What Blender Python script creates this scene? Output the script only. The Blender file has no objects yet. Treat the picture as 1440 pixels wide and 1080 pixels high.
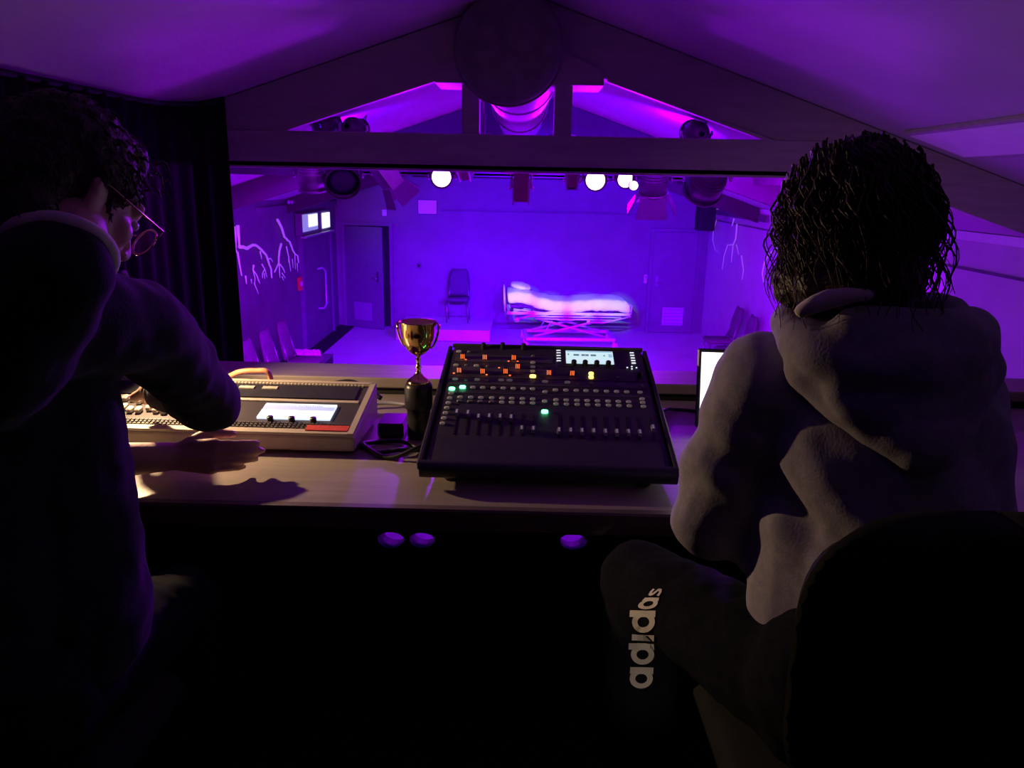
import bpy, bmesh, math, random
from mathutils import Vector, Matrix, noise
from mathutils.bvhtree import BVHTree
from mathutils.geometry import normal as _nrm
random.seed(7)
PI = math.pi
R = math.radians
scene = bpy.context.scene
COL = scene.collection

# ------------------------------------------------------------------ camera
CAM = Vector((0, 0, 2.9))
FPX, PITCH, YAW, ROLL = 1080.0, R(14.7), R(0.5), R(1.15)
fw = Vector((-math.sin(YAW)*math.cos(PITCH), math.cos(YAW)*math.cos(PITCH), -math.sin(PITCH)))
rt0 = Vector((math.cos(YAW), math.sin(YAW), 0))
up0 = rt0.cross(fw)
rt = rt0*math.cos(ROLL) + up0*math.sin(ROLL)
up = up0*math.cos(ROLL) - rt0*math.sin(ROLL)
cam_d = bpy.data.cameras.new('camera')
cam = bpy.data.objects.new('camera', cam_d)
COL.objects.link(cam)
cam.matrix_world = Matrix(((rt.x, up.x, -fw.x, CAM.x), (rt.y, up.y, -fw.y, CAM.y), (rt.z, up.z, -fw.z, CAM.z), (0, 0, 0, 1)))
cam_d.sensor_fit = 'HORIZONTAL'
cam_d.sensor_width = 36
cam_d.lens = 36*FPX/1440
cam_d.clip_start = 0.05
scene.camera = cam

def ray(px, py):
    return rt*((px-720)/FPX) + up*((540-py)/FPX) + fw
def at(px, py, Y):
    d = ray(px, py); return CAM + d*(Y/d.y)
def onX(px, py, X):
    d = ray(px, py); return CAM + d*(X/d.x)
def onZ(px, py, Z):
    d = ray(px, py); return CAM + d*((Z-CAM.z)/d.z)

# ------------------------------------------------------------------ world, view
w = bpy.data.worlds.new('world'); scene.world = w
w.use_nodes = True
w.node_tree.nodes['Background'].inputs[0].default_value = (0.01, 0.008, 0.02, 1)
w.node_tree.nodes['Background'].inputs[1].default_value = 0.05
vs = scene.view_settings
vs.view_transform = 'Standard'; vs.look = 'None'; vs.gamma = 1.0; vs.use_curve_mapping = False
vs.exposure = 0.0

# light levels of stage and desk lamps, and of the added fill lamp
L_WASH, L_BED, L_MAG, L_DESK, L_FILL, L_UP = 7200, 2000, 150, 29, 60, 550
BLUE = (0.07, 0.0, 1.0)
VIOLET = (0.11, 0.0, 1.0)
MAGENTA = (0.34, 0.0, 1.0)
def spot(name, loc, target, energy, color, angle, blend=0.6, radius=0.06):
    d = bpy.data.lights.new(name, 'SPOT'); d.energy = energy; d.color = color
    d.spot_size = R(angle); d.spot_blend = blend; d.shadow_soft_size = radius
    o = bpy.data.objects.new(name, d); COL.objects.link(o)
    o.location = loc
    o.rotation_euler = (Vector(target)-Vector(loc)).to_track_quat('-Z', 'Y').to_euler()
    return o

# ------------------------------------------------------------------ materials
def mat(name, col, rough=0.6, metal=0.0, var=0.15, scale=12.0, bump=0.0, bscale=None, emit=None, estr=0.0, spec=0.5, stretch=None, sheen=0.0, sub=0.0):
    m = bpy.data.materials.new(name); m.use_nodes = True
    nt = m.node_tree; b = nt.nodes['Principled BSDF']
    tc = nt.nodes.new('ShaderNodeTexCoord'); mp = nt.nodes.new('ShaderNodeMapping')
    nt.links.new(tc.outputs['Object'], mp.inputs[0])
    if stretch: mp.inputs['Scale'].default_value = stretch
    nz = nt.nodes.new('ShaderNodeTexNoise'); nz.inputs['Scale'].default_value = scale; nz.inputs['Detail'].default_value = 4
    nt.links.new(mp.outputs[0], nz.inputs['Vector'])
    rp = nt.nodes.new('ShaderNodeValToRGB')
    rp.color_ramp.elements[0].position = 0.3; rp.color_ramp.elements[1].position = 0.7
    rp.color_ramp.elements[0].color = [c*(1-var) for c in col[:3]] + [1]
    rp.color_ramp.elements[1].color = [min(1, c*(1+var)) for c in col[:3]] + [1]
    nt.links.new(nz.outputs['Fac'], rp.inputs[0]); nt.links.new(rp.outputs[0], b.inputs['Base Color'])
    b.inputs['Roughness'].default_value = rough; b.inputs['Metallic'].default_value = metal
    b.inputs['Specular IOR Level'].default_value = spec
    if sheen: b.inputs['Sheen Weight'].default_value = sheen
    if sub:
        b.inputs['Subsurface Weight'].default_value = sub; b.inputs['Subsurface Radius'].default_value = (0.012, 0.004, 0.002)
        b.inputs['Subsurface Scale'].default_value = 1.0
    if bump:
        bp = nt.nodes.new('ShaderNodeBump'); bp.inputs['Strength'].default_value = bump; bp.inputs['Distance'].default_value = 0.01
        n2 = nt.nodes.new('ShaderNodeTexNoise'); n2.inputs['Scale'].default_value = bscale or scale*6
        nt.links.new(mp.outputs[0], n2.inputs['Vector']); nt.links.new(n2.outputs['Fac'], bp.inputs['Height']); nt.links.new(bp.outputs[0], b.inputs['Normal'])
    if emit:
        b.inputs['Emission Color'].default_value = (*emit, 1); b.inputs['Emission Strength'].default_value = estr
    return m
M = {}
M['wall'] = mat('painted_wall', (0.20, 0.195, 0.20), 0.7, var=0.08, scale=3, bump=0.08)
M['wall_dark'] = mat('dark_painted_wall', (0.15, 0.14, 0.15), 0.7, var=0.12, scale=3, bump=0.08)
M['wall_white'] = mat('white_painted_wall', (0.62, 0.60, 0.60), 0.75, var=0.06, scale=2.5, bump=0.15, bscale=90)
M['ceiling'] = mat('ceiling_board', (0.47, 0.455, 0.46), 0.8, var=0.07, scale=2)
M['white'] = mat('white_paint', (0.85, 0.84, 0.84), 0.6, var=0.04)
M['floor'] = mat('stage_vinyl', (0.6, 0.59, 0.6), 0.45, var=0.08, scale=2)
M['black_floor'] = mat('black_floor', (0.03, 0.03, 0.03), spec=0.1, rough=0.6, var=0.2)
M['black'] = mat('black_paint', (0.02, 0.019, 0.02), spec=0.2, rough=0.65, var=0.2)
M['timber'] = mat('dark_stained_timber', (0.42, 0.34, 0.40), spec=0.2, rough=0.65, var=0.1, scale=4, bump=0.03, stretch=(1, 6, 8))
M['timber_dark'] = mat('darkened_timber', (0.07, 0.055, 0.06), spec=0.2, rough=0.7, var=0.1, scale=4)  # the dimness of the far trusses is put into this darker colour
M['drape'] = mat('black_drape', (0.012, 0.011, 0.012), spec=0.08, rough=0.95, var=0.2, scale=20)
M['duct'] = mat('duct_black', (0.2, 0.18, 0.2), spec=0.2, rough=0.6, var=0.2)
M['foil'] = mat('duct_foil', (0.35, 0.34, 0.36), 0.4, metal=0.5, var=0.1)
M['desk'] = mat('desk_laminate', (0.30, 0.255, 0.21), 0.38, var=0.1, scale=5, bump=0.05, stretch=(1, 8, 1))
M['desk_edge'] = mat('desk_edge_timber', (0.11, 0.08, 0.062), 0.5, var=0.25, scale=6, stretch=(1, 8, 8))
M['ledge'] = mat('ledge_timber', (0.22, 0.185, 0.155), 0.5, var=0.15, scale=6, stretch=(1, 8, 1))
M['metal'] = mat('grey_metal', (0.35, 0.35, 0.36), 0.35, metal=0.9, var=0.1)
M['lampblack'] = mat('lantern_black', (0.09, 0.085, 0.09), 0.4, metal=0.3, var=0.15)
M['lampalu'] = mat('lantern_aluminium', (0.62, 0.6, 0.62), 0.3, metal=0.7, var=0.1)
M['lampbrown'] = mat('lantern_brown', (0.16, 0.08, 0.08), 0.5, var=0.2)
M['barn'] = mat('barn_door_grey', (0.25, 0.2, 0.3), 0.45, metal=0.2, var=0.1)
M['glow'] = mat('lit_lens', (1, 1, 1), 0.3, emit=(1.0, 0.62, 1.0), estr=4)
M['lens'] = mat('dark_lens', (0.05, 0.04, 0.08), 0.1, var=0.05)
M['sign'] = mat('lit_sign_pane', (0.9, 0.95, 0.9), 0.3, emit=(0.92, 1.0, 0.97), estr=1.0, var=0.02)
M['sign_dim'] = mat('dim_sign_pane', (0.6, 0.65, 0.65), 0.3, emit=(0.6, 0.8, 0.95), estr=0.25, var=0.02)
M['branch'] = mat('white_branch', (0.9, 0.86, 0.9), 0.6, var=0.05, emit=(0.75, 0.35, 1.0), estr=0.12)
M['red'] = mat('red_plastic', (0.75, 0.03, 0.05), 0.4, var=0.08)
M['paper'] = mat('white_paper', (0.85, 0.85, 0.85), 0.7, var=0.03)
M['door'] = mat('door_paint', (0.16, 0.16, 0.18), 0.5, var=0.08)
M['kick'] = mat('door_vent_plate', (0.34, 0.34, 0.36), 0.45, metal=0.2, var=0.06)
M['sheet'] = mat('bed_sheet', (0.86, 0.83, 0.84), 0.85, var=0.04, scale=6, bump=0.2, bscale=25)
M['pillow'] = mat('pillow_cotton', (0.84, 0.83, 0.84), 0.85, var=0.04)
M['bedframe'] = mat('bed_frame_paint', (0.7, 0.68, 0.7), 0.4, var=0.06)
M['rubber'] = mat('rubber', (0.03, 0.03, 0.03), 0.7)
M['chair'] = mat('chair_fabric', (0.10, 0.10, 0.11), 0.9, var=0.15, scale=60)
M['seatp'] = mat('seat_fabric', (0.17, 0.14, 0.16), 0.9, var=0.2, scale=40)
M['pink'] = mat('pink_tulle', (0.9, 0.45, 0.6), 0.9, var=0.2, scale=30)
M['mixer'] = mat('console_black', (0.022, 0.022, 0.024), 0.45, var=0.2, scale=30)
M['mixer_panel'] = mat('console_panel', (0.038, 0.036, 0.038), 0.5, var=0.15, scale=30)
M['mixer_strip'] = mat('console_strip', (0.075, 0.07, 0.072), 0.5, var=0.12, scale=30)
M['btn'] = mat('grey_button', (0.52, 0.48, 0.42), 0.5, var=0.06, emit=(0.8, 0.72, 0.6), estr=0.045)
M['btn_dim'] = mat('smoky_button', (0.25, 0.25, 0.23), 0.5, var=0.06)
M['green'] = mat('green_lit_button', (0.2, 0.9, 0.4), 0.4, emit=(0.12, 1.0, 0.42), estr=6.0, var=0.02)
M['yellow'] = mat('yellow_lit_button', (0.9, 0.7, 0.2), 0.4, emit=(1.0, 0.62, 0.12), estr=3.2, var=0.02)
M['orange'] = mat('orange_lit_bar', (0.9, 0.3, 0.1), 0.4, emit=(1.0, 0.17, 0.05), estr=1.5, var=0.02)
M['led'] = mat('white_led_mark', (0.9, 0.95, 1), 0.4, emit=(0.85, 0.92, 1.0), estr=0.9, var=0.02)
M['fader'] = mat('fader_cap_grey', (0.3, 0.3, 0.32), 0.35, var=0.1)
M['fader_mark'] = mat('fader_cap_line', (0.8, 0.8, 0.82), 0.4, var=0.03, emit=(0.8, 0.8, 0.9), estr=0.05)
M['knob'] = mat('knob_black', (0.03, 0.03, 0.03), 0.35)
M['screen'] = mat('mixer_screen', (0.7, 0.9, 0.95), 0.2, emit=(0.66, 0.93, 0.95), estr=0.85, var=0.02)
M['screen_ink'] = mat('screen_ink', (0.1, 0.14, 0.2), 0.3, emit=(0.10, 0.16, 0.22), estr=1.0, var=0.05)
M['screen_bar'] = mat('screen_bar', (0.4, 0.6, 0.7), 0.3, emit=(0.33, 0.55, 0.7), estr=0.9, var=0.03)
M['beige'] = mat('console_beige', (0.47, 0.41, 0.33), 0.45, var=0.05, scale=30)
M['beige_dark'] = mat('console_recess', (0.05, 0.042, 0.045), 0.5, var=0.1)
M['key'] = mat('console_key', (0.5, 0.45, 0.38), 0.5, var=0.1)
M['key_dark'] = mat('console_key_dark', (0.10, 0.09, 0.085), 0.5, var=0.1)
M['cscreen'] = mat('console_screen', (0.8, 0.88, 1), 0.2, emit=(0.72, 0.82, 1.0), estr=1.15, var=0.02)
M['cscreen_band'] = mat('console_screen_band', (0.4, 0.46, 0.75), 0.2, emit=(0.36, 0.42, 0.75), estr=0.9, var=0.02)
M['redlabel'] = mat('red_label', (0.62, 0.06, 0.05), 0.6, var=0.15, scale=120)
M['gold'] = mat('gold_plate', (0.85, 0.62, 0.25), 0.12, metal=1.0, var=0.05)
M['plinth'] = mat('plinth_black', (0.03, 0.028, 0.028), 0.35, var=0.1)
M['cable'] = mat('cable_black', (0.02, 0.02, 0.02), 0.45)
M['cable_orange'] = mat('cable_orange', (0.8, 0.35, 0.16), 0.5)
M['laptop'] = mat('laptop_shell', (0.08, 0.08, 0.085), 0.4, metal=0.5)
M['lscreen'] = mat('laptop_screen', (1, 1, 1), 0.3, emit=(1.0, 0.97, 0.88), estr=1.7, var=0.02)
M['lgrey'] = mat('laptop_grey', (0.4, 0.42, 0.42), 0.3, emit=(0.36, 0.4, 0.38), estr=1.0, var=0.02)
M['skin'] = mat('skin', (0.55, 0.33, 0.24), 0.5, var=0.1, scale=25, sub=0.12, bump=0.05)
M['eye'] = mat('eye_white', (0.8, 0.78, 0.75), 0.2)
M['iris'] = mat('iris_brown', (0.08, 0.05, 0.03), 0.2)
M['lip'] = mat('lip', (0.5, 0.22, 0.18), 0.45)
M['nail'] = mat('fingernail', (0.75, 0.52, 0.42), 0.25)
M['hair_dark'] = mat('short_brown_hair', (0.055, 0.038, 0.026), 0.6, var=0.4, scale=60, bump=0.4, bscale=200)
M['hair_brown'] = mat('curly_brown_hair', (0.05, 0.028, 0.022), 0.5, var=0.4, scale=50, bump=0.3, bscale=150)
M['jumper'] = mat('navy_jumper', (0.018, 0.018, 0.026), spec=0.08, rough=0.95, var=0.2, scale=80, bump=0.15, bscale=250, sheen=0.15)
M['tee'] = mat('cotton_tee', (0.75, 0.7, 0.6), 0.9, var=0.06)
M['hoodie'] = mat('grey_hoodie', (0.36, 0.33, 0.42), spec=0.1, rough=0.95, var=0.12, scale=60, bump=0.1, bscale=250)
M['hoodie_dark'] = mat('navy_trousers', (0.012, 0.012, 0.018), spec=0.05, rough=0.9, var=0.2, scale=80)
M['letter'] = mat('white_print', (0.8, 0.76, 0.7), 0.6, var=0.06)
M['shoe'] = mat('shoe', (0.03, 0.03, 0.03), 0.6)
M['glassframe'] = mat('gold_wire', (0.8, 0.6, 0.4), 0.25, metal=1.0, var=0.05)
M['mesh_black'] = mat('chair_mesh', (0.018, 0.018, 0.018), spec=0.1, rough=0.8, var=0.2)
M['fill_bulb'] = mat('fill_bulb', (1, 0.8, 0.5), 0.4, emit=(1.0, 0.7, 0.36), estr=0.4)
M['warm'] = mat('warm_bulb', (1, 0.8, 0.5), 0.4, emit=(1.0, 0.7, 0.36), estr=10)
def glass_mat(name, col, alpha):
    m = bpy.data.materials.new(name); m.use_nodes = True
    b = m.node_tree.nodes['Principled BSDF']
    b.inputs['Base Color'].default_value = (*col, 1); b.inputs['Roughness'].default_value = 0.05; b.inputs['Alpha'].default_value = alpha
    return m
M['lensglass'] = glass_mat('spectacle_lens', (0.5, 0.45, 0.4), 0.15)

# ------------------------------------------------------------------ mesh helpers
ROOTM = {}
class MB:
    """collects shapes that make up ONE part"""
    def __init__(self): self.v = []; self.f = []; self.M = Matrix.Identity(4)
    def _add(self, vs_, fs_):
        n = len(self.v); self.v += [self.M @ Vector(p) for p in vs_]; self.f += [tuple(i+n for i in q) for q in fs_]; return self
    def box(self, c, s, rot=None):
        c = Vector(c); sx, sy, sz = s[0]/2, s[1]/2, s[2]/2
        vs_ = [Vector((x, y, z)) for x in (-sx, sx) for y in (-sy, sy) for z in (-sz, sz)]
        if rot is not None: vs_ = [rot @ p for p in vs_]
        return self._add([p+c for p in vs_], [(0, 1, 3, 2), (4, 6, 7, 5), (0, 4, 5, 1), (2, 3, 7, 6), (0, 2, 6, 4), (1, 5, 7, 3)])
    def rbox(self, c, s, b=0.005, rot=None):
        """box with chamfered edges (in x and y outline and top/bottom)"""
        c = Vector(c); hx, hy, hz = s[0]/2, s[1]/2, s[2]/2; b = min(b, hx*.9, hy*.9, hz*.9)
        def ring(ix, iy, z): return [(-ix+b, -iy, z), (ix-b, -iy, z), (ix, -iy+b, z), (ix, iy-b, z), (ix-b, iy, z), (-ix+b, iy, z), (-ix, iy-b, z), (-ix, -iy+b, z)]
        rings = [ring(hx-b*.7, hy-b*.7, -hz), ring(hx, hy, -hz+b), ring(hx, hy, hz-b), ring(hx-b*.7, hy-b*.7, hz)]
        vs_ = [Vector(p) for r_ in rings for p in r_]
        if rot is not None: vs_ = [rot @ p for p in vs_]
        fs_ = [tuple(range(7, -1, -1)), tuple(range(24, 32))]
        for k in range(3):
            for i in range(8): fs_.append((k*8+i, k*8+(i+1) % 8, (k+1)*8+(i+1) % 8, (k+1)*8+i))
        return self._add([p+c for p in vs_], fs_)
    def hexa(self, b4, t4):
        return self._add(list(b4)+list(t4), [(3, 2, 1, 0), (4, 5, 6, 7), (0, 1, 5, 4), (1, 2, 6, 5), (2, 3, 7, 6), (3, 0, 4, 7)])
    def tube(self, pts, rad, n=8, cap=True):
        pts = [Vector(p) for p in pts]
        if not hasattr(rad, '__len__'): rad = [rad]*len(pts)
        vs_, fs_ = [], []; ref = None
        for i, p in enumerate(pts):
            t = (pts[min(i+1, len(pts)-1)]-pts[max(i-1, 0)])
            t = t.normalized() if t.length > 1e-9 else Vector((0, 0, 1))
            if ref is None:
                ref = Vector((0, 0, 1)) if abs(t.z) < 0.9 else Vector((1, 0, 0))
            a = (ref - t*ref.dot(t)); a = a.normalized() if a.length > 1e-6 else t.orthogonal().normalized()
            ref = a; b = t.cross(a)
            for k in range(n):
                q = 2*PI*k/n; vs_.append(p+(a*math.cos(q)+b*math.sin(q))*rad[i])
        for i in range(len(pts)-1):
            for k in range(n): fs_.append((i*n+k, i*n+(k+1) % n, (i+1)*n+(k+1) % n, (i+1)*n+k))
        if cap: fs_ += [tuple(range(n-1, -1, -1)), tuple(range((len(pts)-1)*n, len(pts)*n))]
        return self._add(vs_, fs_)
    def lathe(self, prof, n=24, c=(0, 0, 0), axis='Z', cap=True):
        c = Vector(c); vs_, fs_ = [], []
        for r_, h in prof:
            for k in range(n):
                q = 2*PI*k/n; x, y = r_*math.cos(q), r_*math.sin(q)
                vs_.append(c+Vector({'Z': (x, y, h), 'Y': (x, h, -y), 'X': (h, x, y)}[axis]))
        for i in range(len(prof)-1):
            for k in range(n): fs_.append((i*n+k, i*n+(k+1) % n, (i+1)*n+(k+1) % n, (i+1)*n+k))
        if cap: fs_ += [tuple(range(n-1, -1, -1)), tuple(range((len(prof)-1)*n, len(prof)*n))]
        return self._add(vs_, fs_)
    def ell(self, c, r, rot=None, nu=16, nv=10):
        c = Vector(c); vs_, fs_ = [], []
        for j in range(1, nv):
            t = PI*j/nv
            for k in range(nu):
                q = 2*PI*k/nu; vs_.append(Vector((r[0]*math.sin(t)*math.cos(q), r[1]*math.sin(t)*math.sin(q), r[2]*math.cos(t))))
        vs_ += [Vector((0, 0, r[2])), Vector((0, 0, -r[2]))]; T, Bt = len(vs_)-2, len(vs_)-1
        for j in range(nv-2):
            for k in range(nu): fs_.append((j*nu+k, (j+1)*nu+k, (j+1)*nu+(k+1) % nu, j*nu+(k+1) % nu))
        for k in range(nu):
            fs_.append((T, k, (k+1) % nu)); fs_.append((Bt, (nv-2)*nu+(k+1) % nu, (nv-2)*nu+k))
        if rot is not None: vs_ = [rot @ p for p in vs_]
        return self._add([p+c for p in vs_], fs_)
    def cap(self, p0, p1, r0, r1=None, n=14):
        """tapered capsule"""
        p0, p1 = Vector(p0), Vector(p1); r1 = r0 if r1 is None else r1
        d = (p1-p0); t = d.normalized() if d.length > 1e-7 else Vector((0, 0, 1))
        pts, rad = [], []
        for a in (-80, -55, -28, 0): pts.append(p0+t*r0*math.sin(R(a))); rad.append(r0*math.cos(R(a)))
        for a in (0, 28, 55, 80): pts.append(p1+t*r1*math.sin(R(a))); rad.append(r1*math.cos(R(a)))
        return self.tube(pts, rad, n)
    def chain(self, pts, rads, n=14):
        for i in range(len(pts)-1): self.cap(pts[i], pts[i+1], rads[i], rads[i+1], n)
        return self
    def grid(self, rows, closed_u=False):
        nr, nc = len(rows), len(rows[0]); fs_ = []
        for i in range(nr-1):
            for k in range(nc if closed_u else nc-1): fs_.append((i*nc+k, i*nc+(k+1) % nc, (i+1)*nc+(k+1) % nc, (i+1)*nc+k))
        return self._add([p for r_ in rows for p in r_], fs_)
    def mesh(self, name, m):
        me = bpy.data.meshes.new(name); me.from_pydata([tuple(p) for p in self.v], [], self.f)
        bm = bmesh.new(); bm.from_mesh(me); bmesh.ops.recalc_face_normals(bm, faces=bm.faces); bm.to_mesh(me); bm.free()
        me.materials.append(m); me.update(); return me
    def build(self, name, m, parent=None, smooth=False, world=False, bevel=0, solid=0, label=None):
        if world and parent is not None:
            inv = ROOTM[parent.name].inverted(); self.v = [inv @ p for p in self.v]
        me = self.mesh(name, M[m] if isinstance(m, str) else m)
        if smooth: me.polygons.foreach_set('use_smooth', [True]*len(me.polygons))
        return link(name, me, parent, bevel, solid, label)
def link(name, me, parent=None, bevel=0, solid=0, label=None):
    o = bpy.data.objects.new(name, me); COL.objects.link(o)
    if parent is not None: o.parent = parent
    if solid:
        s = o.modifiers.new('thickness', 'SOLIDIFY'); s.thickness = solid; s.offset = 0
    if bevel:
        b = o.modifiers.new('bevel', 'BEVEL'); b.width = bevel; b.segments = 2; b.limit_method = 'ANGLE'
    if label: o['label'] = label
    return o
def thing(name, label, cat, loc=(0, 0, 0), rotz=0.0, group=None):
    o = bpy.data.objects.new(name, None); COL.objects.link(o)
    o.location = loc; o.rotation_euler = (0, 0, rotz); o.empty_display_size = 0.1
    ROOTM[o.name] = Matrix.Translation(Vector(loc)) @ Matrix.Rotation(rotz, 4, 'Z')
    return tag(o, label, cat, group)
def tag(o, label, cat, group=None):
    o['label'] = label; o['category'] = cat
    if group: o['group'] = group
    return o
def struct(o): o['kind'] = 'structure'; return o
def stuff(o): o['kind'] = 'stuff'; return o
def blob(mb, voxel, smooth=6, fac=0.5, disp=None):
    """one continuous skin over the shapes collected in mb"""
    me = mb.mesh('tmp', M['skin']); o = bpy.data.objects.new('tmp', me); COL.objects.link(o)
    r_ = o.modifiers.new('r', 'REMESH'); r_.mode = 'VOXEL'; r_.voxel_size = voxel
    if smooth:
        s = o.modifiers.new('s', 'SMOOTH'); s.factor = fac; s.iterations = smooth
    dg = bpy.context.evaluated_depsgraph_get(); dg.update()
    out = bpy.data.meshes.new_from_object(o.evaluated_get(dg))
    bpy.data.objects.remove(o); bpy.data.meshes.remove(me)
    if disp:
        nrm = [v.normal.copy() for v in out.vertices]
        for v, n in zip(out.vertices, nrm): v.co += n*disp(v.co, n)
    out.materials.clear()
    return out
def blob_obj(name, mb, m, parent, voxel, smooth=6, fac=0.5, disp=None, label=None):
    me = blob(mb, voxel, smooth, fac, disp); me.materials.append(M[m]); me.name = name
    inv = ROOTM[parent.name].inverted() if parent is not None else Matrix.Identity(4)
    me.transform(inv); me.polygons.foreach_set('use_smooth', [True]*len(me.polygons)); me.update()
    return link(name, me, parent, label=label)

# ================================================================== THE ROOM
RX, Y0, Y1 = 3.7, -2.5, 15.5
RIDGE, SL = 3.82, 0.335
BF, DZ = 1.43, 2.18                        # booth floor, desk top
def ceil_z(x): return RIDGE - SL*abs(x)
struct(MB().box((0, (Y0+Y1)/2, -0.05), (2*RX+0.4, Y1-Y0+0.4, 0.1)).build('floor', 'floor'))
struct(MB().box((0, 0.12, BF-0.06), (2*RX-0.02, 5.2, 0.12)).build('floor_booth', 'black_floor'))
for sx, nm in ((-1, 'ceiling_left'), (1, 'ceiling_right')):
    m = MB(); e = RX+0.2
    def cz(x, t): return RIDGE-SL*x+t
    b4 = [(0, Y0, cz(0, 0)), (sx*e, Y0, cz(e, 0)), (sx*e, Y1+.2, cz(e, 0)), (0, Y1+.2, cz(0, 0))]
    m.hexa(b4, [(p[0], p[1], p[2]+0.1) for p in b4])
    struct(m.build(nm, 'ceiling'))
def gable(y, t, nm, mt):
    m = MB(); e = RX
    pr = [(-e, 0), (e, 0), (e, ceil_z(e)), (0, RIDGE), (-e, ceil_z(e))]
    m._add([(x, y, z) for x, z in pr]+[(x, y+t, z) for x, z in pr], [(0, 1, 2, 3, 4), (9, 8, 7, 6, 5)]+[(i, (i+1) % 5, (i+1) % 5+5, i+5) for i in range(5)])
    return struct(m.build(nm, mt))
gable(Y1, 0.15, 'wall_back', 'wall')
gable(Y0-0.15, 0.15, 'wall_front', 'black')
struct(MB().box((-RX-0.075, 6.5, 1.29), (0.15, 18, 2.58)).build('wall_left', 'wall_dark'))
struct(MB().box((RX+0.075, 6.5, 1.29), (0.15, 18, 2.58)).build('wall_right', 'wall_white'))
# dark strip of floor along the left wall, rail along the back wall, joints on the right wall
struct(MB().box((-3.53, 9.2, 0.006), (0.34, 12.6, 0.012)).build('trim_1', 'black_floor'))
struct(MB().box((0.45, Y1-0.02, 2.34), (4.1, 0.04, 0.03)).build('trim_2', 'wall_dark'))
struct(MB().box((RX-0.012, 9.2, 2.545), (0.024, 12.5, 0.07)).build('trim_3', 'white'))
struct(MB().box((RX-0.006, 9.2, 2.28), (0.012, 12.5, 0.022)).build('trim_4', 'wall_dark'))
struct(MB().box((0, Y1-0.01, 0.06), (4.4, 0.02, 0.12)).build('baseboard_back', 'wall_dark'))
# dark upper band on the far side walls
struct(MB().box((-RX+0.02, 13.2, 2.44), (0.04, 4.6, 0.10)).build('trim_5', 'wall_dark'))
struct(MB().box((RX-0.03, 13.6, 2.44), (0.04, 3.6, 0.10)).build('trim_6', 'wall_dark'))

# booth front wall with three cable openings near its foot
pw = MB(); x0, x1, ya, yb = -RX, RX, 2.58, 2.72
holes = [(-0.458, 1.632, 0.052, 0.032), (-0.343, 1.634, 0.05, 0.030), (0.213, 1.642, 0.052, 0.032)]
wall_o = MB().box((0, (ya+yb)/2, 1.10), (2*RX, yb-ya, 2.2)).build('wall_booth', 'black'); struct(wall_o)
cut = MB()
for hx, hz, rx_, rz_ in holes:
    n = 14; pts = [(hx+rx_*math.cos(2*PI*k/n)*(1 if k < 7 else .9), hz+rz_*math.sin(2*PI*k/n)) for k in range(n)]
    vv = [(x, ya-.05, z) for x, z in pts]+[(x, yb+.05, z-.06) for x, z in pts]
    cut._add(vv, [tuple(range(n)), tuple(range(2*n-1, n-1, -1))]+[(i, n+i, n+(i+1) % n, (i+1) % n) for i in range(n)])
cut_me = cut.mesh('cut', M['black']); cut_o = bpy.data.objects.new('cut', cut_me); COL.objects.link(cut_o)
bo = wall_o.modifiers.new('b', 'BOOLEAN'); bo.object = cut_o; bo.operation = 'DIFFERENCE'; bo.solver = 'EXACT'
dg = bpy.context.evaluated_depsgraph_get(); dg.update()
new_me = bpy.data.meshes.new_from_object(wall_o.evaluated_get(dg))
wall_o.modifiers.clear(); wall_o.data = new_me; bpy.data.objects.remove(cut_o)
struct(MB().rbox((0, 2.66, 2.222), (2*RX, 0.20, 0.036), 0.004).build('trim_ledge', 'ledge'))

# trusses -----------------------------------------------------------------
def truss(y, th, label, apex=3.555, tm='timber'):
    t = thing('roof_truss', label, 'truss', (0, y, 2.95))
    for s in (-1, 1):
        m = MB(); xa, xb = 0.0, 3.66
        zb = lambda x: apex-0.325*x
        q = [(s*xa, y, zb(xa)), (s*xb, y, zb(xb)), (s*xb, y, ceil_z(xb)-.003), (s*xa, y, RIDGE-.003)]
        m.hexa(q, [(p[0], p[1]+th, p[2]) for p in q]); m.build('rafter', tm, t, world=True, bevel=0.006)
        # thin batten along the lower edge of the rafter
        m = MB(); q = [(s*0.42, y-.012, zb(.42)-.012), (s*1.3, y-.012, zb(1.3)-.012), (s*1.3, y-.012, zb(1.3)+.004), (s*.42, y-.012, zb(.42)+.004)]
        m.hexa(q, [(p[0], p[1]+.012, p[2]) for p in q]); m.build('edge_batten', tm, t, world=True)
        MB().box((s*0.24-.04, y+.06, 3.30), (0.092, 0.1, 0.34)).build('post', tm, t, world=True, bevel=0.004)
    MB().box((0, y+.06, 3.045), (3.4, 0.14, 0.19)).build('tie_beam', tm, t, world=True, bevel=0.006)
    MB().box((0, y-.004, 2.972), (3.38, 0.012, 0.02)).build('beam_moulding', tm, t, world=True)
    m = MB(); q = [(-.46, y-.03, 3.385), (.40, y-.03, 3.385), (.40, y-.03, 3.45), (.05, y-.03, 3.60), (-.09, y-.03, 3.60), (-.46, y-.03, 3.45)]
    m._add(q+[(p[0], p[1]+.30, p[2]) for p in q], [tuple(range(6)), tuple(range(11, 5, -1))]+[(i, 6+i, 6+(i+1) % 6, (i+1) % 6) for i in range(6)])
    m.build('gusset_block', tm, t, world=True)
    return t
truss(4.2, 0.12, 'dark timber roof truss nearest the camera, framing the whole stage')
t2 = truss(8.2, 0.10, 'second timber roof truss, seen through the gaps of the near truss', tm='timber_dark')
truss(12.2, 0.10, 'timber roof truss farthest away, close to the back wall', tm='timber_dark')
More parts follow.
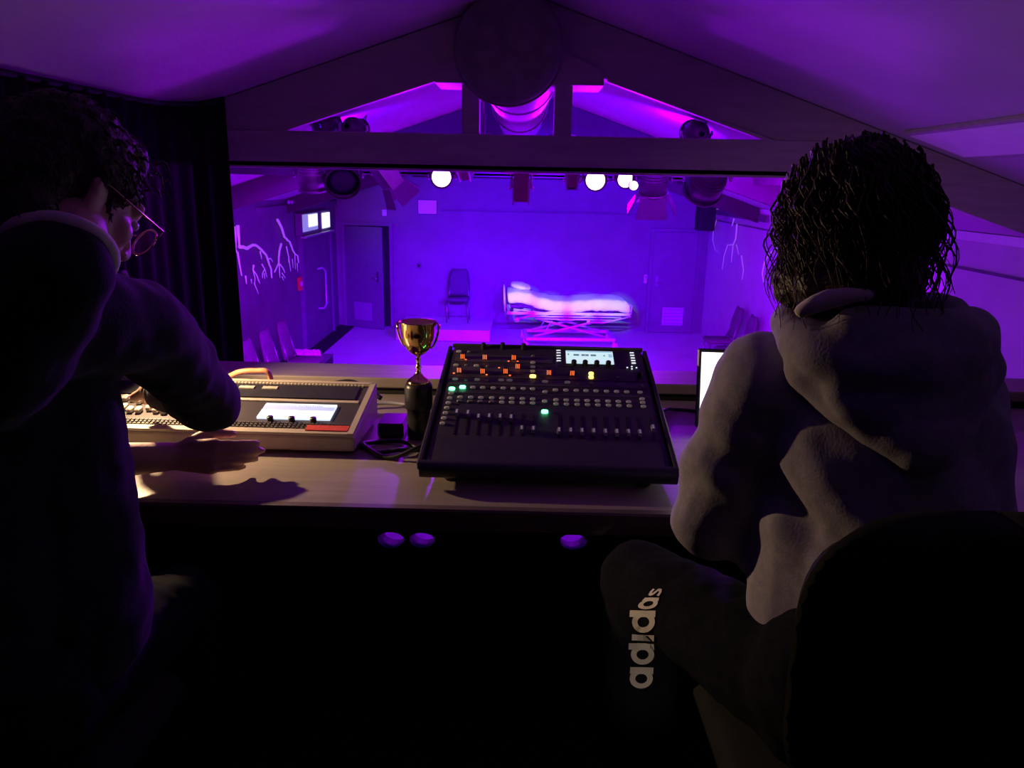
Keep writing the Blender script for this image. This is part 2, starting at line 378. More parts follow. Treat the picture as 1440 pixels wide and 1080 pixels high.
# purlins under the stage ceiling
for i, (x, side) in enumerate(((-2.4, 'left'), (2.4, 'right'))):
    m = MB(); z = ceil_z(x)-.05
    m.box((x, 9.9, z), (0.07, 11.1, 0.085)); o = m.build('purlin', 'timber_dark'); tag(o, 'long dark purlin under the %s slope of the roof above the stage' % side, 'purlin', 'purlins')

# ceiling panel over the booth, right
m = MB(); a = math.atan(SL); rot = Matrix.Rotation(a, 3, 'Y')
for dx in (0,): pass
t = thing('ceiling_panel', 'pale rectangular panel set in the sloping ceiling at upper right', 'panel', (2.05, 3.2, ceil_z(2.05)))
MB().rbox((2.05, 3.2, ceil_z(2.05)-.012), (0.30, 1.62, 0.02), .003, rot).build('pane', 'white', t, world=True)
for dx in (-.165, .165):
    MB().rbox((2.05+dx*math.cos(a), 3.2, ceil_z(2.05+dx*math.cos(a))-.012), (0.026, 1.66, 0.022), .003, rot).build('frame_strip', 'timber', t, world=True)

# duct --------------------------------------------------------------------
t = thing('air_duct', 'round black ventilation drum and ribbed flexible duct under the ridge', 'duct', (-.05, 4.1, 3.28))
MB().lathe([(0.06, 3.985), (0.2, 3.99), (0.25, 4.0), (0.262, 4.02), (0.262, 4.16), (0.25, 4.18)], 48, (-.085, 0, 3.535), 'Y').build('drum', 'duct', t, True, True)
prof = []; y = 4.18
while y < 9.0:
    prof += [(0.205, y), (0.217, y+.012), (0.217, y+.022), (0.205, y+.034)]; y += .045
MB().lathe(prof, 40, (-.04, 0, 3.52), 'Y').build('flexible_hose', 'foil', t, True, True)
MB().lathe([(0.266, 4.06), (0.272, 4.063), (0.272, 4.083), (0.266, 4.086)], 48, (-.085, 0, 3.535), 'Y').build('clamp_band', 'duct', t, True, True)
for yy in (4.9, 6.6):
    for s in (-1, 1):
        MB().tube([(-.04+s*.225, yy, 3.50), (-.04+s*.235, yy, 3.70)], 0.006, 6).build('hanger_strap', 'metal', t, world=True)
    MB().tube([(-.04+.225*math.cos(q), yy, 3.52+.225*math.sin(q)) for q in [PI+PI*k/16 for k in range(17)]], 0.007, 6).build('hanger_strap', 'metal', t, True, True)

# curtain -----------------------------------------------------------------
rows = []; path = []
s_ = 0.0
pts = [Vector((-1.74, -0.6)), Vector((-1.72, 2.0)), Vector((-1.70, 3.7)), Vector((-1.64, 4.0)), Vector((-1.52, 4.10))]
for i in range(len(pts)-1):
    L = (pts[i+1]-pts[i]).length; n = max(2, int(L/0.012))
    for k in range(n):
        p = pts[i].lerp(pts[i+1], k/n); d = (pts[i+1]-pts[i]).normalized(); path.append((p, Vector((-d.y, d.x)), s_+L*k/n))
    s_ += L
path.append((pts[-1], Vector((-.6, .8)), s_))
zs = [0, .15, .4, .7, .9, 1]
for zf in zs:
    row = []
    for p, nn, s in path:
        amp = (0.016+0.028*(1-zf))*(0.7+0.6*noise.noise(Vector((s*1.3, 3, 0))))
        ph = s*2*PI/0.13 + 1.4*noise.noise(Vector((s*2, 0, 0)))
        q = p+nn*amp*math.sin(ph)
        zt = ceil_z(p.x)-0.03; row.append((q.x, q.y, 1.45+(zt-1.45)*zf))
    rows.append(row)
t = thing('curtain', 'black floor-length drape along the left side of the booth', 'curtain', (-1.72, 2, 1.45))
MB().grid(rows).build('drape', 'drape', t, True, True, solid=0.006)
MB().tube([(p.x, p.y, ceil_z(p.x)-.03) for p, nn, s in path[::12]]+[(-1.52, 4.1, ceil_z(1.52)-.03)], .012, 8).build('rail', 'black', t, True, True)

# doors -------------------------------------------------------------------
def back_door(n, xa, xb, ajar, hinge_left):
    m = MB(); wd = 0.06; H = 2.02
    r = thing('door_%d' % n, 'dark door with pale vent plate at the back %s of the stage' % ('left' if n == 1 else 'right'), 'door', ((xa+xb)/2, Y1, 0))
    r['kind'] = 'structure'
    for x in (xa, xb): MB().box((x, Y1-.03, H/2), (wd, .07, H)).build('door_frame', 'wall', r, world=True)
    MB().box(((xa+xb)/2, Y1-.03, H+.03), (xb-xa+wd, .07, .06)).build('door_frame', 'wall', r, world=True)
    if n == 1: MB().box(((xa+xb)/2, Y1-.004, H/2), (xb-xa-.06, .006, H)).build('dark_opening', 'black', r, world=True)
    hx = xa+.035 if hinge_left else xb-.035
    Mx = Matrix.Translation((hx, Y1-.05, 0)) @ Matrix.Rotation(-ajar if hinge_left else ajar, 4, 'Z')
    s = 1 if hinge_left else -1; W = xb-xa-.07
    m = MB(); m.M = Mx; m.box((s*W/2, 0, H/2), (W, .042, H-.02)); lf = m.build('leaf', 'door' if n == 1 else 'wall', r, world=True, bevel=.004)
    m = MB(); m.M = Mx; m.box((s*W*.46, -.026, .34), (W*.48, .012, .36)); kp = m.build('vent_plate', 'kick' if n == 1 else 'floor', r, world=True, bevel=.003)
    for k in range(5):
        m = MB(); m.M = Mx; m.box((s*W*.46, -.035, .20+.07*k), (W*.42, .008, .016)); m.build('vent_slat', 'kick', r, world=True)
    m = MB(); m.M = Mx; m.tube([(s*W*.88, -.02, 1.02), (s*W*.88, -.07, 1.02), (s*W*.76, -.07, 1.02)], .011, 8); m.build('handle', 'metal', r, True, True)
    m = MB(); m.M = Mx; m.box((s*W*.88, -.024, 1.04), (.05, .01, .2)); m.build('handle_plate', 'metal', r, world=True)
    return r
back_door(1, -3.55, -2.60, R(24), True)
back_door(2, 2.58, 3.52, 0.0, False)
# side door in the left wall with long pull handle
r = thing('door_3', 'dark side door with long pull handle in the left wall', 'door', (-RX, 13.85, 0)); r['kind'] = 'structure'
MB().box((-RX+.02, 13.85, 1.0), (.04, 1.9, 2.0)).build('leaf', 'wall_dark', r, world=True, bevel=.004)
for yy in (12.86, 14.84): MB().box((-RX+.035, yy, 1.02), (.07, .07, 2.04)).build('door_frame', 'door', r, world=True)
MB().box((-RX+.035, 13.85, 2.0), (.07, 2.05, .05)).build('door_frame', 'door', r, world=True)
MB().tube([(-RX+.03, 13.8, 1.33), (-RX+.12, 13.88, 1.345), (-RX+.15, 13.95, 1.28), (-RX+.15, 13.95, .68), (-RX+.12, 13.88, .61), (-RX+.03, 13.8, .62)], .02, 8).build('handle', 'lampalu', r, True, True)

# fittings on the walls -------------------------------------------------
t = thing('lit_sign', 'illuminated sign box with two glowing white panes above the side door', 'sign', (-RX+.1, 13.7, 2.0))
MB().box((-RX+.06, 13.66, 2.165), (.10, 1.94, .36)).build('housing', 'wall_dark', t, world=True, bevel=.006)
MB().box((-RX+.118, 13.22, 2.185), (.014, .92, .28)).build('pane', 'sign_dim', t, world=True)
MB().box((-RX+.128, 13.36, 2.21), (.012, .56, .20)).build('lamp_tube_glow', 'sign', t, world=True)
MB().box((-RX+.122, 14.26, 2.17), (.02, .52, .27)).build('pane', 'sign', t, world=True)
MB().box((-RX+.14, 13.66, 1.965), (.09, 1.94, .03)).build('lower_rail', 'lampalu', t, world=True)
dL = bpy.data.lights.new('sign_light', 'AREA'); dL.shape = 'RECTANGLE'; dL.size = 1.4; dL.size_y = .2; dL.energy = 0.12; dL.color = (.8, 1, .95)
oL = bpy.data.objects.new('sign_light', dL); COL.objects.link(oL); oL.location = (-RX+.2, 13.7, 2.2); oL.rotation_euler = Vector((1, 0, -.2)).to_track_quat('-Z', 'Z').to_euler()
t = thing('fire_call_point', 'small red fire call point on the left wall', 'alarm', (-RX, 12.75, 1.1))
MB().rbox((-RX+.025, 12.75, 1.2), (.05, .17, .22), .01).build('case', 'red', t, world=True)
MB().box((-RX+.053, 12.75, 1.2), (.006, .1, .07)).build('glass_tab', 'paper', t, world=True)
t = thing('paper_notice', 'blank white notice high on the back wall under the pink lamp', 'notice', (-1.87, Y1, 2.27))
MB().box((-1.87, Y1-.012, 2.40), (.36, .012, .26)).build('sheet', 'paper', t, world=True)
MB().box((-1.87, Y1-.004, 2.40), (.38, .006, .28)).build('backing', 'black', t, world=True)
t = thing('wall_switch', 'small pale switch box above the back left door', 'switch', (-2.72, Y1, 2.24))
MB().rbox((-2.72, Y1-.02, 2.275), (.09, .04, .12), .008).build('plate', 'white', t, world=True)
MB().box((-2.72, Y1-.043, 2.275), (.03, .012, .05)).build('rocker', 'paper', t, world=True)
t = thing('door_sensor', 'tiny pale sensor beside the back right door', 'sensor', (2.50, Y1, 1.0))
MB().rbox((2.50, Y1-.02, 1.08), (.06, .04, .17), .008).build('case', 'white', t, world=True)
MB().box((2.50, Y1-.042, 1.12), (.03, .008, .03)).build('button', 'kick', t, world=True)
t = thing('wall_socket', 'dark square socket on the back wall left of the stage chair', 'socket', (-2.05, Y1, 1.2))
MB().rbox((-2.05, Y1-.015, 1.25), (.09, .03, .11), .006).build('plate', 'wall_dark', t, world=True)
MB().box((-2.05, Y1-.032, 1.25), (.05, .008, .05)).build('insert', 'black', t, world=True)
for k, px in enumerate((406, 410.5, 414)):
    p = onX(px, 284, -RX+.12)
    o = MB().ell(p, (.03, .04, .035), None, 10, 8).build('spot_bulb', 'lampalu', None, True)
    tag(o, ['leftmost', 'middle', 'rightmost'][k]+' small bright bulb in a row of three high on the left wall', 'bulb', 'three bulbs in a row')
    MB().tube([(0, 0, 0), (-.13, 0, .05)], .012, 6)
# loudspeaker box at the right rear
t = thing('wall_speaker', 'black loudspeaker box hanging near the right rear corner', 'speaker', (3.30, 14.2, 2.13))
MB().rbox((3.30, 14.2, 2.36), (.3, .3, .46), .015).build('cabinet', 'black', t, world=True)
MB().lathe([(.1, 0), (.09, .015), (.02, .02)], 20, (3.30, 14.06, 2.30), 'Y').build('cone', 'rubber', t, True, True)
MB().box((3.56, 14.2, 2.36), (.24, .06, .06)).build('bracket', 'metal', t, world=True)

# white branches on the walls ---------------------------------------------
def branch(X, lines, label):
    t = thing('wall_branch', label, 'branch', onX(*lines[0][1][0], X))
    for wd, pl in lines:
        p3 = [onX(a, b, X) for a, b in pl]; q = []
        for i in range(len(p3)-1):
            for k in range(4):
                v = p3[i].lerp(p3[i+1], k/4); q.append(v+Vector((0, .015*noise.noise(v*9), .015*noise.noise(v*9+Vector((5, 0, 0))))))
        q.append(p3[-1]); n = len(q)
        MB().tube(q, [wd*.72*(1-.6*i/n) for i in range(n)], 6).build('twig', 'branch', t, True, True)
    return t
def c6(l): return [(320+x/9, 280+y/9) for x, y in l]
def c7(l): return [(960+x/4.5, 280+y/4.5) for x, y in l]
XL = -RX+.045
branch(XL, [(.035, c6([(125, 340), (140, 480), (150, 600)])), (.03, c6([(85, 345), (95, 480), (95, 640), (130, 680), (150, 820), (180, 970)])), (.018, c6([(225, 980), (240, 1075)]))], 'pale branch climbing the left wall right beside the curtain edge')
branch(XL, [(.035, c6([(150, 600), (250, 620), (300, 590), (350, 580), (420, 630), (490, 710), (520, 800), (550, 900), (560, 1000)])), (.015, c6([(410, 655), (430, 760)])), (.014, c6([(520, 755), (550, 750), (570, 795)])), (.013, c6([(435, 820), (470, 890), (500, 990)])), (.011, c6([(470, 890), (440, 940), (440, 1000)])), (.01, c6([(462, 940), (470, 1010)]))], 'pale arching branch on the left wall, drooping like fingers')
branch(XL, [(.018, c6([(330, 830), (325, 900), (370, 970), (410, 1070)])), (.012, c6([(325, 900), (345, 1000), (340, 1075)])), (.012, c6([(370, 970), (390, 1040)])), (.012, c6([(300, 1010), (305, 1070)])), (.012, c6([(335, 1060), (390, 1200)]))], 'thin pale twig low on the left wall under the arching branch')
branch(XL, [(.03, c6([(630, 260), (680, 350), (720, 475), (740, 505), (785, 540), (820, 640), (850, 690), (885, 710), (900, 805)])), (.014, c6([(745, 600), (775, 740), (790, 840), (800, 915)])), (.01, c6([(820, 760), (830, 870)])), (.01, c6([(850, 690), (855, 800), (860, 890)])), (.01, c6([(880, 810), (890, 920)])), (.01, c6([(775, 740), (770, 800)]))], 'tallest pale branch on the left wall, ending in a twiggy hand beside the lit sign')
branch(XL, [(.026, c6([(680, 560), (655, 660), (645, 815), (595, 925)])), (.018, c6([(645, 820), (700, 860), (725, 935)])), (.013, c6([(650, 830), (660, 930), (665, 995)])), (.013, c6([(690, 940), (730, 1000)])), (.011, c6([(690, 980), (710, 1030)]))], 'forked pale twig on the left wall below the tallest branch')
XR = RX-.045
branch(XR, [(.02, c7([(215, 65), (260, 52), (320, 55)]))], 'short curved pale twig highest on the right wall')
branch(XR, [(.012, c7([(215, 130), (195, 200), (190, 260), (205, 320), (225, 335)])), (.02, c7([(325, 125), (312, 170)])), (.02, c7([(345, 155), (335, 250), (320, 290), (285, 290), (262, 360), (250, 445)])), (.013, c7([(318, 295), (308, 400)])), (.013, c7([(340, 290), (355, 350)])), (.016, c7([(372, 360), (385, 450), (375, 510)]))], 'drooping pale twigs like a hand on the right wall')
branch(XR, [(.022, c7([(610, 300), (550, 345), (520, 390), (505, 470), (512, 525)]))], 'pale arched twig on the right wall next to the curly hair')

# ================================================================== STAGE THINGS
t = thing('stage_riser', 'low pale platform under the chair at the back of the stage', 'platform', (-1.45, 14.65, 0))
MB().box((-1.43, 14.78, .11), (1.75, 1.42, .20)).build('carcass', 'floor', t, world=True, bevel=.006)
MB().box((-1.43, 14.78, .215), (1.77, 1.43, .018)).build('top_board', 'floor', t, world=True)
def stack_chair(loc, rz, label, group, mt, high=False):
    t = thing('stacking_chair', label, 'chair', loc, rz, group)
    # faces local -Y
    seat = MB(); bm_rows = []
    seat.rbox((0, 0, .45), (.44, .42, .06), .025); seat.build('seat', mt, t, True)
    back = MB(); rows = []
    for k in range(9):
        f = k/8; z = .50+.50*f; hw = .21*(1-.25*f**3)*(1 if f < .9 else .8)
        y = .19+.10*f; rows.append([(x*hw, y+.03*(x*x), z) for x in [-1+2*i/8 for i in range(9)]])
    back.grid(rows); back.build('backrest', mt, t, True, solid=.035)
    for s in (-1, 1):
        MB().tube([(s*.2, -.17, .43), (s*.21, -.2, .0)], .012, 8).build('leg', 'metal', t, True)
        MB().tube([(s*.2, .16, .43), (s*.21, .24, .0)], .012, 8).build('leg', 'metal', t, True)
        MB().tube([(s*.2, .16, .43), (s*.19, .2, .55), (s*.17, .27, .85)], .011, 8).build('back_tube', 'metal', t, True)
    MB().tube([(-.21, -.19, .2), (.21, -.19, .2)], .009, 8).build('stretcher', 'metal', t, True)
    return t
stack_chair((-1.22, 14.98, .224), 0, 'dark upholstered chair facing out on the low platform at the back', None, 'chair')
lab = ['audience chair by the left wall, nearest the curtain', 'middle audience chair of three by the left wall', 'audience chair by the left wall beside the pink ruffles']
for i, (x, y) in enumerate(((-2.98, 9.0), (-2.97, 9.65), (-2.95, 10.3))):
    stack_chair((x, y, .012), R(90), 'worn plum '+lab[i], 'audience chairs', 'seatp')
for i, (x, y) in enumerate(((3.28, 11.7), (3.28, 12.5))):
    stack_chair((x, y, 0), R(-90), ['plum audience chair by the right wall, nearer of two', 'plum audience chair by the right wall, farther of two'][i], 'audience chairs', 'seatp')
# low dark box with pink ruffles
t = thing('low_box', 'low dark box by the left wall carrying pink ruffles', 'box', (-3.1, 11.0, .012))
MB().box((-3.12, 11.0, .172), (.62, .6, .32)).build('body', 'black', t, world=True, bevel=.01)
MB().box((-3.12, 11.0, .336), (.64, .62, .012)).build('lid', 'wall_dark', t, world=True)
m = MB()
for k in range(34):
    a = k/33; x = -3.36+.42*a+random.uniform(-.02, .02); y = 10.92+.12*math.sin(k*1.7)
    m.ell((x, y, .385+.045*abs(math.sin(k*2.3))), (.055, .045, .05), Matrix.Rotation(random.random()*3, 3, 'Z'), 10, 6)
o = blob_obj('pink_ruffle', m, 'pink', None, .008, 3, .4, lambda c, n: .012*noise.noise(c*45)); tag(o, 'bunched pink ruffled fabric lying on the low dark box', 'fabric')

# hospital bed ------------------------------------------------------------
t = thing('hospital_bed', 'hospital bed made up with a white sheet on scissor-lift frame', 'bed', (.86, 14.1, 0), R(2.5))
BY = .43
zt = [(-1.1, 1.00), (-.95, 1.03), (-.75, 1.0), (-.5, .915), (-.25, .865), (0, .86), (.25, .885), (.55, .905), (.85, .90), (1.02, .875), (1.1, .82)]
def zprof(x):
    for i in range(len(zt)-1):
        if zt[i][0] <= x <= zt[i+1][0]:
            f = (x-zt[i][0])/(zt[i+1][0]-zt[i][0]); f = f*f*(3-2*f); return zt[i][1]*(1-f)+zt[i+1][1]*f
    return zt[-1][1]
rows = []
nx = 70
for i in range(nx+1):
    x = -1.1+2.2*i/nx; top = zprof(x); row = []
    endf = min(1, (1.1-abs(x))/.07); sh = .75+.25*math.sqrt(max(0, endf))
    drop = .205+.02*noise.noise(Vector((x*4, 1, 0)))+.02*noise.noise(Vector((x*11, 4, 0)))
    prof_ = [(-BY+.03, -drop), (-BY-.015, -drop+.02), (-BY-.02, -.14), (-BY-.012, -.08), (-BY+.005, -.03), (-BY+.04, -.005), (-BY+.12, .0), (-.2, .004), (0, .006), (.2, .004), (BY-.12, 0), (BY-.04, -.005), (BY-.005, -.03), (BY+.012, -.08), (BY+.02, -.14), (BY+.015, -drop+.02), (BY-.03, -drop)]
    for y, dz in prof_:
        v = Vector((x, y*1.0, top+dz*sh)); wr = .012*noise.noise(Vector((x*9+y*5, y*6, dz*10)))+.008*noise.noise(Vector((x*25, y*9, dz*30)))
        row.append((x+(.01*noise.noise(Vector((y*7, dz*9, x)))), y+(wr if abs(y) > .4 else 0), top+dz*sh+wr*.7))
    rows.append(row)
m = MB(); m.grid(rows); m.f += [tuple(range(17)), tuple(range(len(m.v)-1, len(m.v)-18, -1))]
mt_ = m.build('mattress', 'sheet', t, True)
m = MB(); m.ell((-.86, -.02, 1.075), (.2, .3, .065), Matrix.Rotation(R(10), 3, 'Y'), 20, 12)
me = blob(m, .02, 4, .5, lambda c, n: .012*noise.noise(c*9)); me.materials.append(M['pillow']); me.polygons.foreach_set('use_smooth', [True]*len(me.polygons)); link('pillow', me, t)
# head board rail
MB().tube([(-1.15, -.36, .66), (-1.17, -.36, 1.08), (-1.17, .36, 1.08), (-1.15, .36, .66)], .016, 8).build('head_rail', 'bedframe', t, True)
MB().tube([(1.13, -.36, .62), (1.14, -.36, .78), (1.14, .36, .78), (1.13, .36, .62)], .014, 8).build('foot_rail', 'bedframe', t, True)
for s in (-1, 1):
    y = s*.41
    MB().box((0, y, .635), (2.22, .03, .05)).build('side_bar', 'bedframe', t, bevel=.006)
    MB().tube([(-.78, y*1.02, .58), (.95, y*1.02, .58)], .014, 8).build('side_rail', 'bedframe', t, True)
    MB().tube([(-.6, y*1.05, .54), (.8, y*1.05, .535)], .014, 8).build('side_rail', 'bedframe', t, True)
    MB().tube([(-.98, y*1.04, .52), (-.35, y*1.04, .665), (-.1, y*1.02, .665)], .016, 8).build('rail_arm', 'bedframe', t, True)
    MB().tube([(.42, y*1.05, .49), (.62, y*1.05, .485), (1.12, y*1.02, .60)], .016, 8).build('rail_arm', 'bedframe', t, True)
    MB().lathe([(.012, -.012), (.04, -.012), (.04, .012), (.012, .012)], 16, (.36, y*1.05, .49), 'Y').build('pivot', 'bedframe', t, True)
    MB().lathe([(.012, -.012), (.04, -.012), (.04, .012), (.012, .012)], 16, (-.93, y*1.05, .52), 'Y').build('pivot', 'bedframe', t, True)
    MB().tube([(-1.0, y*.9, .70), (-.5, y*.9, .645)], .014, 8).build('back_lift', 'bedframe', t, True)
    MB().box((.05, y, .17), (1.62, .05, .055)).build('base_bar', 'bedframe', t, bevel=.006)
    MB().tube([(-.62, s*.33, .2), (.62, s*.33, .52)], .022, 8).build('scissor_leg', 'bedframe', t, True)
    MB().tube([(.68, s*.30, .2), (-.55, s*.30, .52)], .022, 8).build('scissor_leg', 'bedframe', t, True)
    MB().tube([(-.45, s*.38, .24), (-.30, s*.38, .5)], .012, 8).build('brace', 'bedframe', t, True)
    for x in (-.77, .86):
        cst = MB().lathe([(.02, -.016), (.058, -.016), (.06, 0), (.058, .016), (.02, .016)], 18, (x, y, .06), 'Y').build('castor', 'bedframe', t, True)
        MB().tube([(x, y, .06), (x-.03, y, .1), (x-.03, y, .17)], .014, 8).build('castor_fork', 'bedframe', t, True)
for x in (-.74, .84): MB().box((x, 0, .17), (.05, .82, .05)).build('cross_bar', 'bedframe', t, bevel=.005)
for x in (-1.08, -.1, 1.08): MB().box((x, 0, .635), (.04, .82, .04)).build('cross_bar', 'bedframe', t)

# ================================================================== LIGHTING RIG
o = thing('lighting_bar', 'long steel pipe carrying the stage lamps behind the near truss', 'bar', (0, 6.0, 3.16))
MB().tube([(-2.0, 6, 3.16), (2.0, 6, 3.16)], .024, 12).build('pipe', 'metal', o, True, True)
for x in (-1.9, -.3, 1.9): MB().tube([(x, 6, 3.18), (x, 6, ceil_z(x)-.002)], .012, 8).build('drop_rod', 'metal', o, True, True)
def clamp_yoke(t, x, y, z, hw, piv, mt):
    """hook clamp on the bar and U-shaped yoke down to the pivots"""
    MB().tube([(x, y, z-.03), (x, y-.035, z-.02), (x, y-.04, z+.02), (x, y, z+.042), (x, y+.04, z+.02), (x, y+.036, z-.01)], .011, 8).build('hook_clamp', 'metal', t, True, True)
    top = z-.05 if piv < z else z+.05
    MB().tube([(x-hw, y, piv), (x-hw, y, (piv+top)/2), (x-hw*.8, y, top), (x+hw*.8, y, top), (x+hw, y, (piv+top)/2), (x+hw, y, piv)], .009, 6).build('yoke', mt, t, True, True)
    for s in (-1, 1): MB().lathe([(.006, 0), (.02, .002), (.02, .014), (.008, .02)], 12, (x+s*(hw+.012)-.01, y, piv), 'X').build('yoke_knob', 'lampalu', t, True, True)
def par(x, z, aim, label, r=.1, L=.26, body='lampblack', lit=False, doors=False, group='stage lamps on the bar'):
    t = thing('stage_lamp', label, 'stage light', (x, 6, 3.16), 0, group)
    y = 6.0; d = Vector(aim).normalized(); q = d.to_track_quat('Y', 'Z').to_matrix().to_4x4()
    X = Matrix.Translation((x, y, z)) @ q
    m = MB(); m.M = X; m.lathe([(r*.25, -L*.5), (r*.55, -L*.48), (r*.75, -L*.36), (r*.98, -L*.05), (r, L*.1), (r, L*.5)], 28, (0, 0, 0), 'Y', cap=False); m.build('can', body, t, True, True, solid=.004)
    m = MB(); m.M = X; m.lathe([(r*1.02, L*.46), (r*1.1, L*.46), (r*1.1, L*.52), (r*1.02, L*.52)], 28, (0, 0, 0), 'Y', cap=False); m.build('rim', 'lampalu' if body != 'lampblack' else 'lampblack', t, True, True, solid=.004)
    m = MB(); m.M = X; m.lathe([(r*.05, L*.40), (r*.6, L*.395), (r*.95, L*.37)], 28, (0, 0, 0), 'Y'); m.build('lens', 'glow' if lit else 'lens', t, True, True)
    for k in range(3):
        m = MB(); m.M = X; yy = -L*.30+k*L*.1; rr = r*(.86+.05*k); m.lathe([(rr, yy), (rr+.006, yy+.004), (rr+.006, yy+.012), (rr, yy+.016)], 28, (0, 0, 0), 'Y', cap=False); m.build('cooling_ring', body, t, True, True)
    if doors:
        for k in range(4):
            a = k*PI/2; m = MB(); m.M = X @ Matrix.Rotation(a, 4, 'Y')
            p = [(-r*.9, L*.52, r*1.02), (r*.9, L*.52, r*1.02), (r*1.15, L*.52+r*1.3, r*1.75), (-r*1.15, L*.52+r*1.3, r*1.75)]
            m._add(p, [(0, 1, 2, 3)]); m.build('barn_door', 'barn', t, world=True, solid=.004)
    clamp_yoke(t, x, y, 3.16, r*1.18, z, 'metal')
    MB().tube([(x+.03, y+.03, 3.19), (x+.09, y+.06, z+.10), (x+.02, y+.04, z+.02)], .005, 6).build('safety_cable', 'cable', t, True, True)
    return t
def boxlamp(x, z, aim, label, w_=.12, h=.17, L=.24, body='lampblack', doors=True, group='stage lamps on the bar', wide_bracket=False):
    t = thing('stage_lamp', label, 'stage light', (x, 6, 3.16), 0, group)
    d = Vector(aim).normalized(); q = d.to_track_quat('Y', 'Z').to_matrix().to_4x4(); X = Matrix.Translation((x, 6.0, z)) @ q
    m = MB(); m.M = X; m.rbox((0, -.02, 0), (w_, L, h), .015); m.build('housing', body, t, world=True)
    for k in range(4):
        m = MB(); m.M = X; m.box((0, -L*.35+k*.04, h/2+.004), (w_*.8, .012, .012)); m.build('cooling_fin', body, t, world=True)
    m = MB(); m.M = X; m.lathe([(.01, L*.42), (w_*.42, L*.41), (w_*.44, L*.38)], 20, (0, 0, 0), 'Y'); m.build('lens', 'lens', t, True, True)
    for s in (-1, 1):
        m = MB(); m.M = X; m.box((s*w_*.52, L*.1, 0), (.012, L*.8, h*.8)); m.build('side_plate', 'lampalu', t, world=True)
    if doors:
        for k in range(4):
            a = k*PI/2; rr = (h if k % 2 == 0 else w_)/2; ww = (w_ if k % 2 == 0 else h)/2
            m = MB(); m.M = X @ Matrix.Rotation(a, 4, 'Y')
            p = [(-ww, L*.42, rr), (ww, L*.42, rr), (ww*1.25, L*.42+.14, rr+.06), (-ww*1.25, L*.42+.14, rr+.06)]
            m._add(p, [(0, 1, 2, 3)]); m.build('barn_door', 'barn', t, world=True, solid=.004)
    if wide_bracket: MB().rbox((x, 5.98, 2.985), (.26, .05, .055), .01).build('bracket', 'white', t, world=True)
    clamp_yoke(t, x, 6.0, 3.16, w_*.66, z, 'lampalu')
    return t
par(-1.60, 2.925, (0, .25, -1), 'pale parcan pointing straight down, leftmost on the bar', .10, .22, 'lampalu')
par(-1.37, 2.93, (.25, -.9, -.55), 'dark round parcan with ribbed rim, second from the left', .125, .24, 'lampblack')
boxlamp(-1.04, 2.95, (.5, .35, -.75), 'grey lantern tilted down to the right with open barn doors', .13, .15, .24, 'barn')
par(-.61, 2.93, (.02, -1, -.02), 'glowing pink lamp left of centre on the bar', .075, .2, 'lampblack', True)
boxlamp(-.44, 2.97, (.1, .6, -.5), 'small dark lantern just right of the left pink lamp', .08, .1, .14, 'lampbrown', False)
boxlamp(-.012, 2.86, (0, .15, -1), 'brown lantern hanging straight down from a white bracket at centre', .115, .12, .24, 'lampbrown', False, wide_bracket=True)
boxlamp(.37, 2.92, (0, .3, -1), 'small brown lantern just left of the two bright pink lamps', .075, .08, .13, 'lampbrown', False)
par(.539, 2.93, (.0, -1, -.02), 'glowing pink lamp right of centre, left of the bright pair', .075, .2, 'lampblack', True)
par(.765, 2.94, (-.03, -1, -.02), 'glowing pink lamp on the right with a small second glow below', .062, .2, 'lampblack', True)
o = thing('clip_lamp', 'tiny bright pink lamp touching the right glowing lamp', 'stage light', (.83, 5.9, 2.84), 0, 'stage lamps on the bar')
MB().lathe([(.012, 0), (.036, -.01), (.038, -.05)], 18, (.815, 5.9, 2.895), 'Y').build('housing', 'lampblack', o, True, True)
MB().ell((.815, 5.85, 2.895), (.033, .01, .033), None, 14, 8).build('bulb', 'glow', o, True, True)
MB().tube([(.815, 5.9, 2.93), (.82, 5.96, 3.1), (.82, 6, 3.136)], .008, 6).build('stem', 'metal', o, True, True)
par(.985, 2.935, (.05, .35, -1), 'violet lantern hanging down with flared barn doors right of the glowing lamps', .105, .2, 'barn', False, True)
par(1.39, 2.95, (-.1, .8, -.6), 'big black parcan seen from behind, rightmost on the bar', .14, .26, 'lampblack')
par(-1.48, 3.29, (.2, .9, .12), 'dark parcan mounted above the bar on the left', .08, .2, 'lampblack', group='lamps above the bar')
par(-1.27, 3.27, (.35, .9, -.1), 'dark parcan above the bar next to the left rafter', .075, .18, 'lampblack', group='lamps above the bar')
par(1.28, 3.28, (-.2, .9, .1), 'dark parcan mounted above the bar on the right', .085, .2, 'lampblack', group='lamps above the bar')
# their light, plus floor bounce spots added behind the pink lamps
spot('wash_light', (-.012, 6.05, 2.72), (.75, 15.5, 2.0), L_WASH*1.12, BLUE, 50, 1.0, .08)
spot('wash_light', (1.17, 6.32, 2.74), (-.5, 11.9, .0), L_WASH*.95, VIOLET, 54, .9, .08)
for lx, bx in ((-.44, -.02), (.37, .55), (.37, 1.15), (.37, 1.68)): spot('bed_light', (lx, 6.12, 2.79), (bx, 13.8, .80 if bx > 0 else .92), L_BED*.85, (.30, .95, 1.0), 5.4, .9, .02)
for x in (-.61, .539, .765):
    spot('lamp_light', (x, 5.84, 2.93), (x*1.2, 2.0, 2.85), L_MAG, MAGENTA, 150, .4, .06)
    spot('floor_bounce', (x, 6.06, 2.86), (x*1.6, 8.6, 0), 950, MAGENTA, 80, .8, .06)  # added: throws magenta on the floor for bounce; the pink lamps face away
spot('down_light', (-1.60, 6.0, 2.80), (-2.2, 9.5, 0), 1500, MAGENTA, 100, .8, .06)
